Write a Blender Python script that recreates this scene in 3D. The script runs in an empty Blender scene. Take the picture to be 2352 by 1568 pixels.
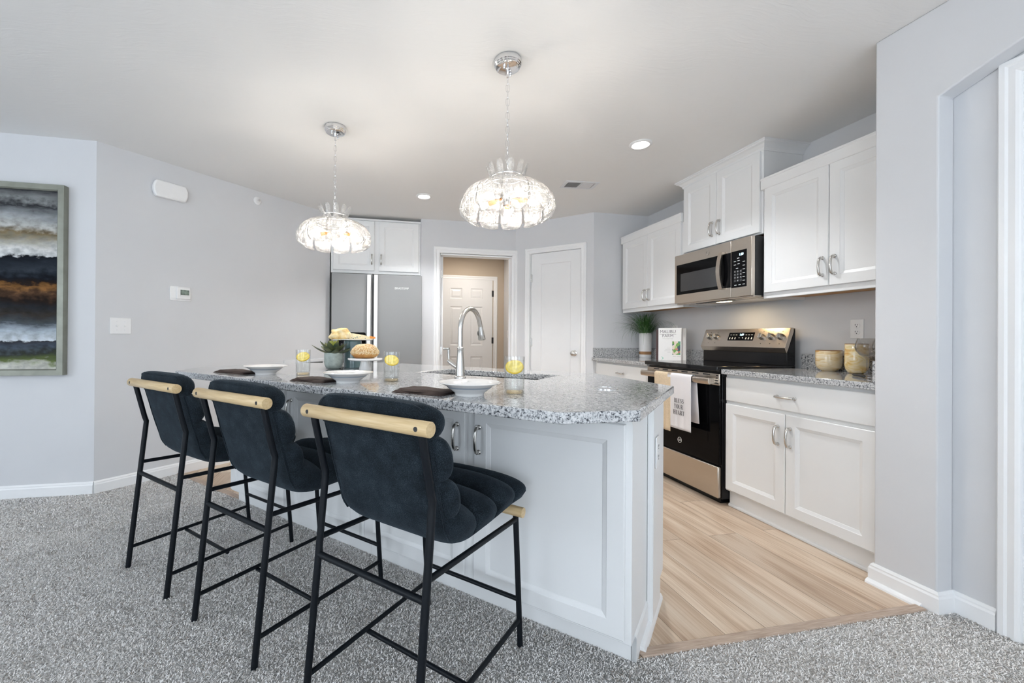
import bpy, bmesh, math, random
from mathutils import Vector, Matrix, Euler, noise
R_ = math.radians
PI = math.pi
S2 = math.sqrt(0.5)
C = bpy.context.scene.collection
sc = bpy.context.scene

# ------------------------------------------------------------------ camera
CAM_F, CAM_CX, CAM_CY = 951.53, 1069.5, 774.43
CAM_YAW, CAM_PITCH, CAM_ROLL, CAM_H = 0.2027, 0.0027, 0.0063, 1.0911
cam_d = bpy.data.cameras.new('camera')
cam = bpy.data.objects.new('camera', cam_d)
C.objects.link(cam)
fw = Vector((math.sin(CAM_YAW) * math.cos(CAM_PITCH), math.cos(CAM_YAW) * math.cos(CAM_PITCH), math.sin(CAM_PITCH)))
rt0 = Vector((math.cos(CAM_YAW), -math.sin(CAM_YAW), 0))
up0 = rt0.cross(fw)
rt = math.cos(CAM_ROLL) * rt0 + math.sin(CAM_ROLL) * up0
up = -math.sin(CAM_ROLL) * rt0 + math.cos(CAM_ROLL) * up0
mw = Matrix.Identity(4)
for i in range(3):
    mw[i][0] = rt[i]; mw[i][1] = up[i]; mw[i][2] = -fw[i]
mw[0][3], mw[1][3], mw[2][3] = 0, 0, CAM_H
cam.matrix_world = mw
cam_d.sensor_fit = 'HORIZONTAL'
cam_d.sensor_width = 36.0
cam_d.lens = CAM_F * 36.0 / 2352
cam_d.shift_x = (1176 - CAM_CX) / 2352
cam_d.shift_y = (CAM_CY - 784) / 2352
cam_d.clip_start = 0.02
sc.camera = cam

# ------------------------------------------------------------------ world, light, exposure
w = bpy.data.worlds.new('world'); sc.world = w; w.use_nodes = True
bg = w.node_tree.nodes['Background']
bg.inputs[0].default_value = (0.78, 0.88, 1.0, 1)
bg.inputs[1].default_value = 1.5
vs = sc.view_settings
vs.view_transform = 'Standard'; vs.look = 'None'; vs.gamma = 1.0; vs.use_curve_mapping = False
vs.exposure = 0.54
cy = sc.cycles
cy.use_denoising = True; cy.use_adaptive_sampling = True; cy.adaptive_threshold = 0.015
cy.max_bounces = 10; cy.diffuse_bounces = 7; cy.glossy_bounces = 4; cy.transmission_bounces = 6; cy.transparent_max_bounces = 24
cy.caustics_reflective = False; cy.caustics_refractive = False
cy.sample_clamp_indirect = 6.0

def light(name, kind, loc, power, color, rot=(0, 0, 0), size=0.2, size_y=None, parent=None, spread=None, spot=None):
    d = bpy.data.lights.new(name, kind); d.energy = power; d.color = color
    if kind == 'AREA':
        d.size = size
        if size_y: d.shape = 'RECTANGLE'; d.size_y = size_y
        if spread: d.spread = spread
    else:
        d.shadow_soft_size = size
        if spot: d.spot_size = spot; d.spot_blend = 0.6
    o = bpy.data.objects.new(name, d); C.objects.link(o)
    o.location = loc; o.rotation_euler = rot
    if parent: o.parent = parent
    return o

DAY = (0.80, 0.90, 1.0)
# daylight through the three windows behind and beside the camera (the windows are built below)
light('window_daylight', 'AREA', (-2.6, -3.42, 1.45), 29, DAY, (R_(90), 0, 0), 1.9, 1.7)
light('window_daylight', 'AREA', (0.6, -3.42, 1.45), 29, DAY, (R_(90), 0, 0), 1.9, 1.7)
light('window_daylight', 'AREA', (-4.92, 0.2, 1.45), 29, DAY, (R_(90), 0, R_(-90)), 2.4, 1.7)

# added sunlight through the rear windows, bouncing off the carpet to brighten the ceiling
sun_d = bpy.data.lights.new('bounce_sun', 'SUN'); sun_d.energy = 25; sun_d.angle = R_(1.0); sun_d.color = (0.88, 0.94, 1.0)
bounce_sun = bpy.data.objects.new('bounce_sun', sun_d); C.objects.link(bounce_sun); bounce_sun.rotation_euler = (R_(38), 0, R_(-8)); bounce_sun.location = (0, -6, 6)

# ------------------------------------------------------------------ materials
def new_mat(name):
    m = bpy.data.materials.new(name); m.use_nodes = True
    nt = m.node_tree
    return m, nt, nt.nodes['Principled BSDF']

def N(nt, typ, **kw):
    n = nt.nodes.new(typ)
    for k, v in kw.items():
        if k.startswith('i_'):
            n.inputs[k[2:].replace('_', ' ')].default_value = v
        else:
            setattr(n, k, v)
    return n

def L(nt, a, b): nt.links.new(a, b)

def ramp(nt, stops, interp='LINEAR'):
    n = nt.nodes.new('ShaderNodeValToRGB')
    cr = n.color_ramp; cr.interpolation = interp
    while len(cr.elements) < len(stops): cr.elements.new(0.5)
    for e, (p, c) in zip(cr.elements, stops):
        e.position = p; e.color = (c[0], c[1], c[2], 1) if len(c) == 3 else c
    return n

def coords(nt, out='Object', scale=(1, 1, 1), rot=(0, 0, 0)):
    t = nt.nodes.new('ShaderNodeTexCoord'); mp = nt.nodes.new('ShaderNodeMapping')
    mp.inputs['Scale'].default_value = scale; mp.inputs['Rotation'].default_value = rot
    L(nt, t.outputs[out], mp.inputs['Vector'])
    return mp.outputs['Vector']

def plain(name, col, rough=0.5, metal=0.0, var=0.03, scale=30, bump=0.0, bscale=200, spec=0.5, coat=0.0, stretch=(1, 1, 1)):
    """a procedural paint / plastic / metal: slight noise in colour and roughness, optional bump"""
    m, nt, b = new_mat(name)
    v = coords(nt, scale=stretch)
    nz = N(nt, 'ShaderNodeTexNoise'); nz.inputs['Scale'].default_value = scale; nz.inputs['Detail'].default_value = 3
    L(nt, v, nz.inputs['Vector'])
    lo = [max(0, c * (1 - var)) for c in col]; hi = [min(1, c * (1 + var)) for c in col]
    rp = ramp(nt, [(0.3, lo), (0.7, hi)])
    L(nt, nz.outputs['Fac'], rp.inputs[0]); L(nt, rp.outputs[0], b.inputs['Base Color'])
    b.inputs['Roughness'].default_value = rough; b.inputs['Metallic'].default_value = metal
    b.inputs['Specular IOR Level'].default_value = spec
    b.inputs['Coat Weight'].default_value = coat
    if bump > 0:
        n2 = N(nt, 'ShaderNodeTexNoise'); n2.inputs['Scale'].default_value = bscale; n2.inputs['Detail'].default_value = 4
        L(nt, v, n2.inputs['Vector'])
        bp = N(nt, 'ShaderNodeBump'); bp.inputs['Strength'].default_value = bump; bp.inputs['Distance'].default_value = 0.002
        L(nt, n2.outputs['Fac'], bp.inputs['Height']); L(nt, bp.outputs[0], b.inputs['Normal'])
    return m

def emit_mat(name, col, strength):
    m, nt, b = new_mat(name)
    b.inputs['Base Color'].default_value = (*col, 1)
    b.inputs['Emission Color'].default_value = (*col, 1); b.inputs['Emission Strength'].default_value = strength
    return m

def thin_glass(name, tint=(1, 1, 1), refl=1.0, bump=0.0, bscale=60, glow_white=0.0, rough=0.02, edge=4.0):
    m = bpy.data.materials.new(name); m.use_nodes = True
    nt = m.node_tree; nt.nodes.clear()
    out = nt.nodes.new('ShaderNodeOutputMaterial')
    tr = nt.nodes.new('ShaderNodeBsdfTransparent'); tr.inputs[0].default_value = (*tint, 1)
    gl = nt.nodes.new('ShaderNodeBsdfGlossy'); gl.inputs['Roughness'].default_value = rough
    fr = nt.nodes.new('ShaderNodeLayerWeight'); fr.inputs['Blend'].default_value = 0.5
    pw = nt.nodes.new('ShaderNodeMath'); pw.operation = 'POWER'; pw.inputs[1].default_value = edge
    mul = nt.nodes.new('ShaderNodeMath'); mul.operation = 'MULTIPLY_ADD'; mul.inputs[1].default_value = 0.9 * refl; mul.inputs[2].default_value = 0.04 * refl; mul.use_clamp = True
    mx = nt.nodes.new('ShaderNodeMixShader')
    L(nt, fr.outputs['Facing'], pw.inputs[0]); L(nt, pw.outputs[0], mul.inputs[0]); L(nt, mul.outputs[0], mx.inputs[0])
    base = tr.outputs[0]
    if glow_white > 0:
        tl = nt.nodes.new('ShaderNodeBsdfTranslucent'); df = nt.nodes.new('ShaderNodeBsdfDiffuse')
        m1 = nt.nodes.new('ShaderNodeMixShader'); m1.inputs[0].default_value = 0.5
        L(nt, tl.outputs[0], m1.inputs[1]); L(nt, df.outputs[0], m1.inputs[2])
        m2 = nt.nodes.new('ShaderNodeMixShader'); m2.inputs[0].default_value = glow_white
        if bump > 0:
            v3 = coords(nt, scale=(1, 1, .6)); n3 = nt.nodes.new('ShaderNodeTexNoise'); n3.inputs['Scale'].default_value = 55; n3.inputs['Detail'].default_value = 3; n3.inputs['Distortion'].default_value = 2.0
            L(nt, v3, n3.inputs['Vector'])
            r3 = ramp(nt, [(0.42, (glow_white * .25,) * 3), (0.55, (glow_white,) * 3), (0.68, (min(1, glow_white * 3.2),) * 3)]); L(nt, n3.outputs['Fac'], r3.inputs[0]); L(nt, r3.outputs[0], m2.inputs[0])  # white patches put into the clear glass for its glow and sparkle
        L(nt, tr.outputs[0], m2.inputs[1]); L(nt, m1.outputs[0], m2.inputs[2])
        base = m2.outputs[0]
    L(nt, base, mx.inputs[1]); L(nt, gl.outputs[0], mx.inputs[2])
    if bump > 0:
        v = coords(nt)
        nz = nt.nodes.new('ShaderNodeTexNoise'); nz.inputs['Scale'].default_value = bscale; nz.inputs['Detail'].default_value = 2; nz.inputs['Distortion'].default_value = 1.2
        L(nt, v, nz.inputs['Vector'])
        bp = nt.nodes.new('ShaderNodeBump'); bp.inputs['Strength'].default_value = bump; bp.inputs['Distance'].default_value = 0.006
        L(nt, nz.outputs['Fac'], bp.inputs['Height'])
        for n in (gl, fr): L(nt, bp.outputs[0], n.inputs['Normal'])
    L(nt, mx.outputs[0], out.inputs[0])
    return m

M = {}
M['wall'] = plain('wall_paint', (0.63, 0.635, 0.65), 0.75, var=0.012, scale=3, bump=0.12, bscale=350, spec=0.25)
M['hall'] = plain('lamp_tinted_hall_wall', (0.52, 0.44, 0.35), 0.75, var=0.012, scale=3, spec=0.25)  # warm lamplight is put into the colour of the grey hall wall
M['trim'] = plain('trim_paint', (0.82, 0.825, 0.83), 0.35, var=0.01, scale=6)
M['door'] = plain('door_paint', (0.78, 0.785, 0.79), 0.4, var=0.01, scale=6)
M['cab'] = plain('cabinet_paint', (0.765, 0.77, 0.77), 0.38, var=0.008, scale=4)
M['chrome'] = plain('chrome', (0.85, 0.85, 0.86), 0.08, 1.0, var=0.02)
M['nickel'] = plain('brushed_nickel', (0.62, 0.60, 0.57), 0.24, 1.0, var=0.06, scale=80, stretch=(1, 1, 20))
M['steel'] = plain('stainless_steel', (0.57, 0.51, 0.445), 0.27, 1.0, var=0.05, scale=60, stretch=(0.4, 0.4, 22))  # brown reflection of the floor is put into the steel's colour
M['sink'] = plain('sink_steel', (0.66, 0.63, 0.59), 0.26, 1.0, var=0.05, scale=60)
M['fridge'] = plain('fridge_steel', (0.255, 0.258, 0.262), 0.40, 0.12, var=0.05, scale=420)
M['fridge_handle'] = plain('fridge_handle_metal', (0.72, 0.72, 0.72), 0.35, 0.3, var=0.04, scale=40, stretch=(1, 1, 14))
M['black'] = plain('black_enamel', (0.005, 0.005, 0.006), 0.16, var=0.1, spec=0.3)
M['black_glass'] = plain('black_glass', (0.0025, 0.0025, 0.003), 0.06, var=0.1, spec=0.10)
M['cook_glass'] = plain('cooktop_glass', (0.004, 0.004, 0.005), 0.04, var=0.1, spec=0.6)
M['dark_window'] = plain('oven_window', (0.030, 0.031, 0.033), 0.10, var=0.15, scale=900)
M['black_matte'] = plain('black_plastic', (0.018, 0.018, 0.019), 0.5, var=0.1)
M['frame'] = plain('black_powder_coat', (0.0040, 0.006, 0.0090), 0.45, spec=0.22, var=0.15, scale=200, bump=0.1, bscale=900)
M['white_plastic'] = plain('white_plastic', (0.80, 0.80, 0.80), 0.35, var=0.01)
M['ceramic'] = plain('white_ceramic', (0.80, 0.79, 0.775), 0.12, var=0.01, coat=0.4)
M['ceramic_band'] = plain('grey_glaze', (0.36, 0.40, 0.44), 0.2, var=0.03)
M['vent'] = plain('vent_enamel', (0.70, 0.71, 0.73), 0.4, var=0.01)
M['maple'] = plain('cabinet_underside', (0.50, 0.25, 0.07), 0.5, var=0.15, scale=10, stretch=(8, 1, 1))
M['teal'] = plain('teal_glaze', (0.135, 0.215, 0.23), 0.16, var=0.10, scale=14, coat=0.4)
M['pot'] = plain('pale_green_glaze', (0.34, 0.39, 0.365), 0.45, var=0.16, scale=45)
M['napkin'] = plain('brown_linen', (0.040, 0.023, 0.018), 0.85, var=0.2, scale=300, bump=0.4, bscale=700)
M['towel'] = plain('white_linen', (0.74, 0.72, 0.735), 0.9, var=0.03, scale=300, bump=0.3, bscale=800)
M['towel_cream'] = plain('cream_linen', (0.66, 0.53, 0.37), 0.9, var=0.08, scale=120, bump=0.4, bscale=800)
M['ink'] = plain('black_ink', (0.02, 0.02, 0.022), 0.7, var=0.05)
M['grey_ink'] = plain('grey_ink', (0.16, 0.15, 0.16), 0.7, var=0.05)
M['pale_ink'] = plain('pale_grey_ink', (0.52, 0.51, 0.50), 0.7, var=0.05)
M['green_ink'] = plain('green_ink', (0.24, 0.55, 0.42), 0.6, var=0.05)
M['white_ink'] = plain('white_print', (0.72, 0.72, 0.72), 0.5, var=0.02)
M['page'] = plain('book_pages', (0.72, 0.74, 0.78), 0.8, var=0.06, scale=5, stretch=(60, 60, 1))
M['cover_white'] = plain('white_cover', (0.78, 0.77, 0.76), 0.45, var=0.01)
M['cover_brown'] = plain('brown_cover', (0.065, 0.028, 0.026), 0.5, var=0.1)
M['cover_pink'] = plain('pink_edge', (0.48, 0.05, 0.12), 0.5, var=0.3, scale=18)
M['planter'] = plain('white_planter', (0.76, 0.76, 0.76), 0.4, var=0.01, bump=0.2, bscale=60)
M['planter_band'] = plain('raw_clay_band', (0.36, 0.19, 0.085), 0.7, var=0.2, scale=18)
M['lemon_rind'] = plain('lemon_rind', (0.88, 0.60, 0.015), 0.4, var=0.08, bump=0.3, bscale=300)
M['lemon_pith'] = plain('lemon_flesh', (0.88, 0.70, 0.16), 0.35, var=0.15, scale=90)
M['cheese'] = plain('pale_cheese', (0.78, 0.66, 0.42), 0.5, var=0.12, scale=60, bump=0.3, bscale=90)
M['cheese_veins'] = plain('blue_veins', (0.16, 0.22, 0.22), 0.6, var=0.3)
M['cheese_rind'] = plain('orange_rind', (0.75, 0.24, 0.02), 0.45, var=0.1)
M['seed'] = plain('sesame_seed', (0.80, 0.66, 0.42), 0.5, var=0.15, scale=200)
M['amber_rim'] = plain('brown_rim_glaze', (0.26, 0.12, 0.035), 0.3, var=0.1)
M['display'] = emit_mat('clock_digits', (0.55, 0.85, 1.0), 3.0)
M['screen'] = plain('lcd_screen', (0.16, 0.20, 0.17), 0.15, var=0.55, scale=45)
M['bulb'] = emit_mat('bulb_glow', (1.0, 0.92, 0.82), 160.0)
M['can_glow'] = emit_mat('recessed_lamp_glow', (1.0, 0.95, 0.88), 25.0)
M['hood_glow'] = emit_mat('cooktop_lamp_glow', (1.0, 0.75, 0.42), 9.0)
M['petal'] = thin_glass('rippled_glass', (0.99, 0.99, 0.985), 1.2, bump=1.0, bscale=42, glow_white=0.09, rough=0.04, edge=2.2)
M['glass'] = thin_glass('clear_glass', (0.985, 0.99, 0.99), 1.0, rough=0.01)
M['wine'] = thin_glass('wine_glass', (0.90, 0.89, 0.88), 1.1, rough=0.01, edge=2.2)
M['water'] = thin_glass('water', (0.985, 0.99, 0.985), 0.5, rough=0.01)
M['glass_base'] = thin_glass('thick_glass_base', (0.97, 0.88, 0.70), 1.5, bump=0.8, bscale=60, rough=0.03, edge=2.0)

def mat_granite():
    m, nt, b = new_mat('speckled_granite')
    v = coords(nt)
    d = N(nt, 'ShaderNodeTexNoise'); d.inputs['Scale'].default_value = 150; d.inputs['Detail'].default_value = 3
    L(nt, v, d.inputs['Vector'])
    ad = N(nt, 'ShaderNodeVectorMath', operation='MULTIPLY_ADD'); ad.inputs[1].default_value = (0.008,) * 3
    L(nt, d.outputs['Color'], ad.inputs[0]); L(nt, v, ad.inputs[2])
    vo = N(nt, 'ShaderNodeTexVoronoi'); vo.inputs['Scale'].default_value = 320
    L(nt, ad.outputs[0], vo.inputs['Vector'])
    sx = N(nt, 'ShaderNodeSeparateColor'); L(nt, vo.outputs['Color'], sx.inputs[0])
    n2 = N(nt, 'ShaderNodeTexNoise'); n2.inputs['Scale'].default_value = 105; n2.inputs['Detail'].default_value = 4; n2.inputs['Roughness'].default_value = 0.6
    L(nt, v, n2.inputs['Vector'])
    mx = N(nt, 'ShaderNodeMath', operation='MULTIPLY_ADD'); mx.inputs[1].default_value = 1.9; mx.inputs[2].default_value = -0.72
    L(nt, n2.outputs['Fac'], mx.inputs[0])
    hs = N(nt, 'ShaderNodeMath', operation='MULTIPLY'); hs.inputs[1].default_value = 0.55; L(nt, sx.outputs[0], hs.inputs[0])
    s = N(nt, 'ShaderNodeMath', operation='ADD'); L(nt, hs.outputs[0], s.inputs[0]); L(nt, mx.outputs[0], s.inputs[1])
    rp = ramp(nt, [(0.12, (0.035, 0.038, 0.044)), (0.24, (0.15, 0.155, 0.165)), (0.38, (0.34, 0.345, 0.355)), (0.55, (0.47, 0.475, 0.485)), (0.80, (0.60, 0.60, 0.60))])
    L(nt, s.outputs[0], rp.inputs[0]); L(nt, rp.outputs[0], b.inputs['Base Color'])
    b.inputs['Roughness'].default_value = 0.07
    b.inputs['Specular IOR Level'].default_value = 0.7
    return m
M['granite'] = mat_granite()

def mat_planks():
    m, nt, b = new_mat('oak_look_planks')
    t = N(nt, 'ShaderNodeTexCoord'); sp = N(nt, 'ShaderNodeSeparateXYZ'); cb = N(nt, 'ShaderNodeCombineXYZ')
    L(nt, t.outputs['Object'], sp.inputs[0]); L(nt, sp.outputs['Y'], cb.inputs['X']); L(nt, sp.outputs['X'], cb.inputs['Y'])
    br = N(nt, 'ShaderNodeTexBrick'); br.offset = 0.37; br.offset_frequency = 2
    br.inputs['Scale'].default_value = 1.0; br.inputs['Brick Width'].default_value = 1.22; br.inputs['Row Height'].default_value = 0.18
    br.inputs['Mortar Size'].default_value = 0.0012; br.inputs['Mortar Smooth'].default_value = 0.2
    br.inputs['Color1'].default_value = (0, 0, 0, 1); br.inputs['Color2'].default_value = (1, 1, 1, 1); br.inputs['Mortar'].default_value = (0.5, 0.5, 0.5, 1)
    L(nt, cb.outputs[0], br.inputs['Vector'])
    # per-plank shift so the grain breaks at each board
    sh = N(nt, 'ShaderNodeVectorMath', operation='MULTIPLY_ADD'); sh.inputs[1].default_value = (7.0, 3.0, 5.0)
    L(nt, br.outputs['Color'], sh.inputs[0]); L(nt, cb.outputs[0], sh.inputs[2])
    mp = N(nt, 'ShaderNodeMapping'); mp.inputs['Scale'].default_value = (0.9, 8, 1); L(nt, sh.outputs[0], mp.inputs[0])
    n1 = N(nt, 'ShaderNodeTexNoise'); n1.inputs['Scale'].default_value = 1.6; n1.inputs['Detail'].default_value = 6; n1.inputs['Distortion'].default_value = 0.6
    L(nt, mp.outputs[0], n1.inputs['Vector'])
    mp2 = N(nt, 'ShaderNodeMapping'); mp2.inputs['Scale'].default_value = (2.5, 90, 1); L(nt, sh.outputs[0], mp2.inputs[0])
    n2 = N(nt, 'ShaderNodeTexNoise'); n2.inputs['Scale'].default_value = 1.5; n2.inputs['Detail'].default_value = 3
    L(nt, mp2.outputs[0], n2.inputs['Vector'])
    a = N(nt, 'ShaderNodeMix', data_type='FLOAT'); a.inputs[0].default_value = 0.35
    L(nt, n1.outputs['Fac'], a.inputs[2]); L(nt, n2.outputs['Fac'], a.inputs[3])
    rp = ramp(nt, [(0.28, (0.33, 0.22, 0.145)), (0.42, (0.50, 0.37, 0.265)), (0.55, (0.64, 0.52, 0.405)), (0.72, (0.74, 0.655, 0.55))])
    L(nt, a.outputs[0], rp.inputs[0])
    tone = ramp(nt, [(0.0, (0.80, 0.77, 0.75)), (0.5, (0.98, 0.95, 0.92)), (1.0, (1.08, 1.08, 1.08))])
    L(nt, br.outputs['Color'], tone.inputs[0])
    ml = N(nt, 'ShaderNodeMix', data_type='RGBA', blend_type='MULTIPLY'); ml.inputs[0].default_value = 1.0
    L(nt, rp.outputs[0], ml.inputs[6]); L(nt, tone.outputs[0], ml.inputs[7])
    dk = N(nt, 'ShaderNodeMix', data_type='RGBA'); dk.inputs[7].default_value = (0.16, 0.11, 0.075, 1)
    L(nt, br.outputs['Fac'], dk.inputs[0]); L(nt, ml.outputs[2], dk.inputs[6])
    L(nt, dk.outputs[2], b.inputs['Base Color'])
    b.inputs['Roughness'].default_value = 0.42
    bp = N(nt, 'ShaderNodeBump'); bp.inputs['Strength'].default_value = 0.15; bp.inputs['Distance'].default_value = 0.002
    L(nt, n2.outputs['Fac'], bp.inputs['Height']); L(nt, bp.outputs[0], b.inputs['Normal'])
    return m
M['planks'] = mat_planks()

def mat_oak_strip():
    m, nt, b = new_mat('oak_transition')
    v = coords(nt, scale=(4, 60, 60))
    n = N(nt, 'ShaderNodeTexNoise'); n.inputs['Scale'].default_value = 3; n.inputs['Detail'].default_value = 5
    L(nt, v, n.inputs['Vector'])
    rp = ramp(nt, [(0.3, (0.34, 0.245, 0.18)), (0.7, (0.52, 0.41, 0.33))]); L(nt, n.outputs['Fac'], rp.inputs[0]); L(nt, rp.outputs[0], b.inputs['Base Color'])
    b.inputs['Roughness'].default_value = 0.45
    return m
M['strip'] = mat_oak_strip()

def mat_bar_wood():
    m, nt, b = new_mat('blond_wood')
    v = coords(nt, scale=(3, 40, 40))
    n = N(nt, 'ShaderNodeTexNoise'); n.inputs['Scale'].default_value = 4; n.inputs['Detail'].default_value = 5; n.inputs['Distortion'].default_value = 0.4
    L(nt, v, n.inputs['Vector'])
    rp = ramp(nt, [(0.3, (0.52, 0.37, 0.19)), (0.55, (0.61, 0.455, 0.255)), (0.75, (0.66, 0.52, 0.32))]); L(nt, n.outputs['Fac'], rp.inputs[0]); L(nt, rp.outputs[0], b.inputs['Base Color'])
    b.inputs['Roughness'].default_value = 0.4
    return m
M['bar_wood'] = mat_bar_wood()

def mat_fabric():
    m, nt, b = new_mat('charcoal_blue_chenille')
    v = coords(nt)
    n = N(nt, 'ShaderNodeTexNoise'); n.inputs['Scale'].default_value = 480; n.inputs['Detail'].default_value = 3
    n2 = N(nt, 'ShaderNodeTexNoise'); n2.inputs['Scale'].default_value = 22; n2.inputs['Detail'].default_value = 4
    L(nt, v, n.inputs['Vector']); L(nt, v, n2.inputs['Vector'])
    a = N(nt, 'ShaderNodeMath', operation='MULTIPLY_ADD'); a.inputs[1].default_value = 0.30
    L(nt, n2.outputs['Fac'], a.inputs[0])
    h = N(nt, 'ShaderNodeMath', operation='MULTIPLY'); h.inputs[1].default_value = 0.70; L(nt, n.outputs['Fac'], h.inputs[0]); L(nt, h.outputs[0], a.inputs[2])
    rp = ramp(nt, [(0.36, (0.003, 0.0045, 0.006)), (0.50, (0.009, 0.0135, 0.018)), (0.68, (0.034, 0.048, 0.060))]); L(nt, a.outputs[0], rp.inputs[0]); L(nt, rp.outputs[0], b.inputs['Base Color'])
    b.inputs['Roughness'].default_value = 0.95
    b.inputs['Specular IOR Level'].default_value = 0.15
    b.inputs['Sheen Weight'].default_value = 0.10; b.inputs['Sheen Roughness'].default_value = 0.5
    b.inputs['Sheen Tint'].default_value = (0.45, 0.6, 0.75, 1)
    bp = N(nt, 'ShaderNodeBump'); bp.inputs['Strength'].default_value = 0.5; bp.inputs['Distance'].default_value = 0.002
    L(nt, n.outputs['Fac'], bp.inputs['Height']); L(nt, bp.outputs[0], b.inputs['Normal'])
    return m
M['fabric'] = mat_fabric()

def mat_carpet():
    m, nt, b = new_mat('grey_frieze_carpet')
    v = coords(nt)
    d = N(nt, 'ShaderNodeTexNoise'); d.inputs['Scale'].default_value = 60; L(nt, v, d.inputs['Vector'])
    ad = N(nt, 'ShaderNodeVectorMath', operation='MULTIPLY_ADD'); ad.inputs[1].default_value = (0.014,) * 3
    L(nt, d.outputs['Color'], ad.inputs[0]); L(nt, v, ad.inputs[2])
    vo = N(nt, 'ShaderNodeTexVoronoi'); vo.inputs['Scale'].default_value = 260; L(nt, ad.outputs[0], vo.inputs['Vector'])
    s = N(nt, 'ShaderNodeSeparateColor'); L(nt, vo.outputs['Color'], s.inputs[0])
    n2 = N(nt, 'ShaderNodeTexNoise'); n2.inputs['Scale'].default_value = 5; n2.inputs['Detail'].default_value = 3; L(nt, v, n2.inputs['Vector'])
    mx = N(nt, 'ShaderNodeMath', operation='MULTIPLY_ADD'); mx.inputs[1].default_value = 0.4; mx.inputs[2].default_value = -0.2
    L(nt, n2.outputs['Fac'], mx.inputs[0])
    ss = N(nt, 'ShaderNodeMath', operation='ADD'); L(nt, s.outputs[0], ss.inputs[0]); L(nt, mx.outputs[0], ss.inputs[1])
    rp = ramp(nt, [(0.0, (0.55, 0.53, 0.51)), (0.14, (0.72, 0.70, 0.68)), (0.45, (0.84, 0.83, 0.82)), (0.9, (0.90, 0.89, 0.88))])
    L(nt, ss.outputs[0], rp.inputs[0]); L(nt, rp.outputs[0], b.inputs['Base Color'])
    b.inputs['Roughness'].default_value = 1.0; b.inputs['Specular IOR Level'].default_value = 0.05
    inv = N(nt, 'ShaderNodeMath', operation='SUBTRACT'); inv.inputs[0].default_value = 1.0; L(nt, vo.outputs['Distance'], inv.inputs[1])
    bp = N(nt, 'ShaderNodeBump'); bp.inputs['Strength'].default_value = 0.9; bp.inputs['Distance'].default_value = 0.006
    L(nt, inv.outputs[0], bp.inputs['Height']); L(nt, bp.outputs[0], b.inputs['Normal'])
    return m
M['carpet'] = mat_carpet()
def mat_pile():
    m, nt, b = new_mat('carpet_pile')
    g = N(nt, 'ShaderNodeNewGeometry')
    v = coords(nt); n2 = N(nt, 'ShaderNodeTexNoise'); n2.inputs['Scale'].default_value = 6; n2.inputs['Detail'].default_value = 3; L(nt, v, n2.inputs['Vector'])
    mx = N(nt, 'ShaderNodeMath', operation='MULTIPLY_ADD'); mx.inputs[1].default_value = 0.35; mx.inputs[2].default_value = -0.175
    L(nt, n2.outputs['Fac'], mx.inputs[0])
    ss = N(nt, 'ShaderNodeMath', operation='ADD'); L(nt, g.outputs['Random Per Island'], ss.inputs[0]); L(nt, mx.outputs[0], ss.inputs[1])
    rp = ramp(nt, [(0.02, (0.38, 0.335, 0.295)), (0.12, (0.70, 0.66, 0.62)), (0.34, (0.89, 0.865, 0.84)), (0.9, (0.96, 0.945, 0.93))])
    L(nt, ss.outputs[0], rp.inputs[0]); L(nt, rp.outputs[0], b.inputs['Base Color'])
    b.inputs['Roughness'].default_value = 1.0; b.inputs['Specular IOR Level'].default_value = 0.03
    tl = N(nt, 'ShaderNodeBsdfTranslucent'); L(nt, rp.outputs[0], tl.inputs[0])
    ms = N(nt, 'ShaderNodeMixShader'); ms.inputs[0].default_value = 0.22
    L(nt, b.outputs[0], ms.inputs[1]); L(nt, tl.outputs[0], ms.inputs[2]); L(nt, ms.outputs[0], nt.nodes['Material Output'].inputs[0])
    return m
M['pile'] = mat_pile()

def mat_ceiling():
    m, nt, b = new_mat('brushed_texture_ceiling')
    v = coords(nt)
    d = N(nt, 'ShaderNodeTexNoise'); d.inputs['Scale'].default_value = 2.2; d.inputs['Detail'].default_value = 2; L(nt, v, d.inputs['Vector'])
    ad = N(nt, 'ShaderNodeVectorMath', operation='MULTIPLY_ADD'); ad.inputs[1].default_value = (0.25, 0.25, 0)
    L(nt, d.outputs['Color'], ad.inputs[0]); L(nt, v, ad.inputs[2])
    mp = N(nt, 'ShaderNodeMapping'); mp.inputs['Scale'].default_value = (8, 60, 1); mp.inputs['Rotation'].default_value = (0, 0, R_(35)); L(nt, ad.outputs[0], mp.inputs[0])
    n = N(nt, 'ShaderNodeTexNoise'); n.inputs['Scale'].default_value = 1.0; n.inputs['Detail'].default_value = 4; n.inputs['Roughness'].default_value = 0.55; n.inputs['Distortion'].default_value = 0.8; L(nt, mp.outputs[0], n.inputs['Vector'])
    b.inputs['Base Color'].default_value = (0.80, 0.795, 0.785, 1); b.inputs['Roughness'].default_value = 0.8; b.inputs['Specular IOR Level'].default_value = 0.2
    bp = N(nt, 'ShaderNodeBump'); bp.inputs['Strength'].default_value = 0.35; bp.inputs['Distance'].default_value = 0.003
    L(nt, n.outputs['Fac'], bp.inputs['Height']); L(nt, bp.outputs[0], b.inputs['Normal'])
    return m
M['ceiling'] = mat_ceiling()

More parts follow.
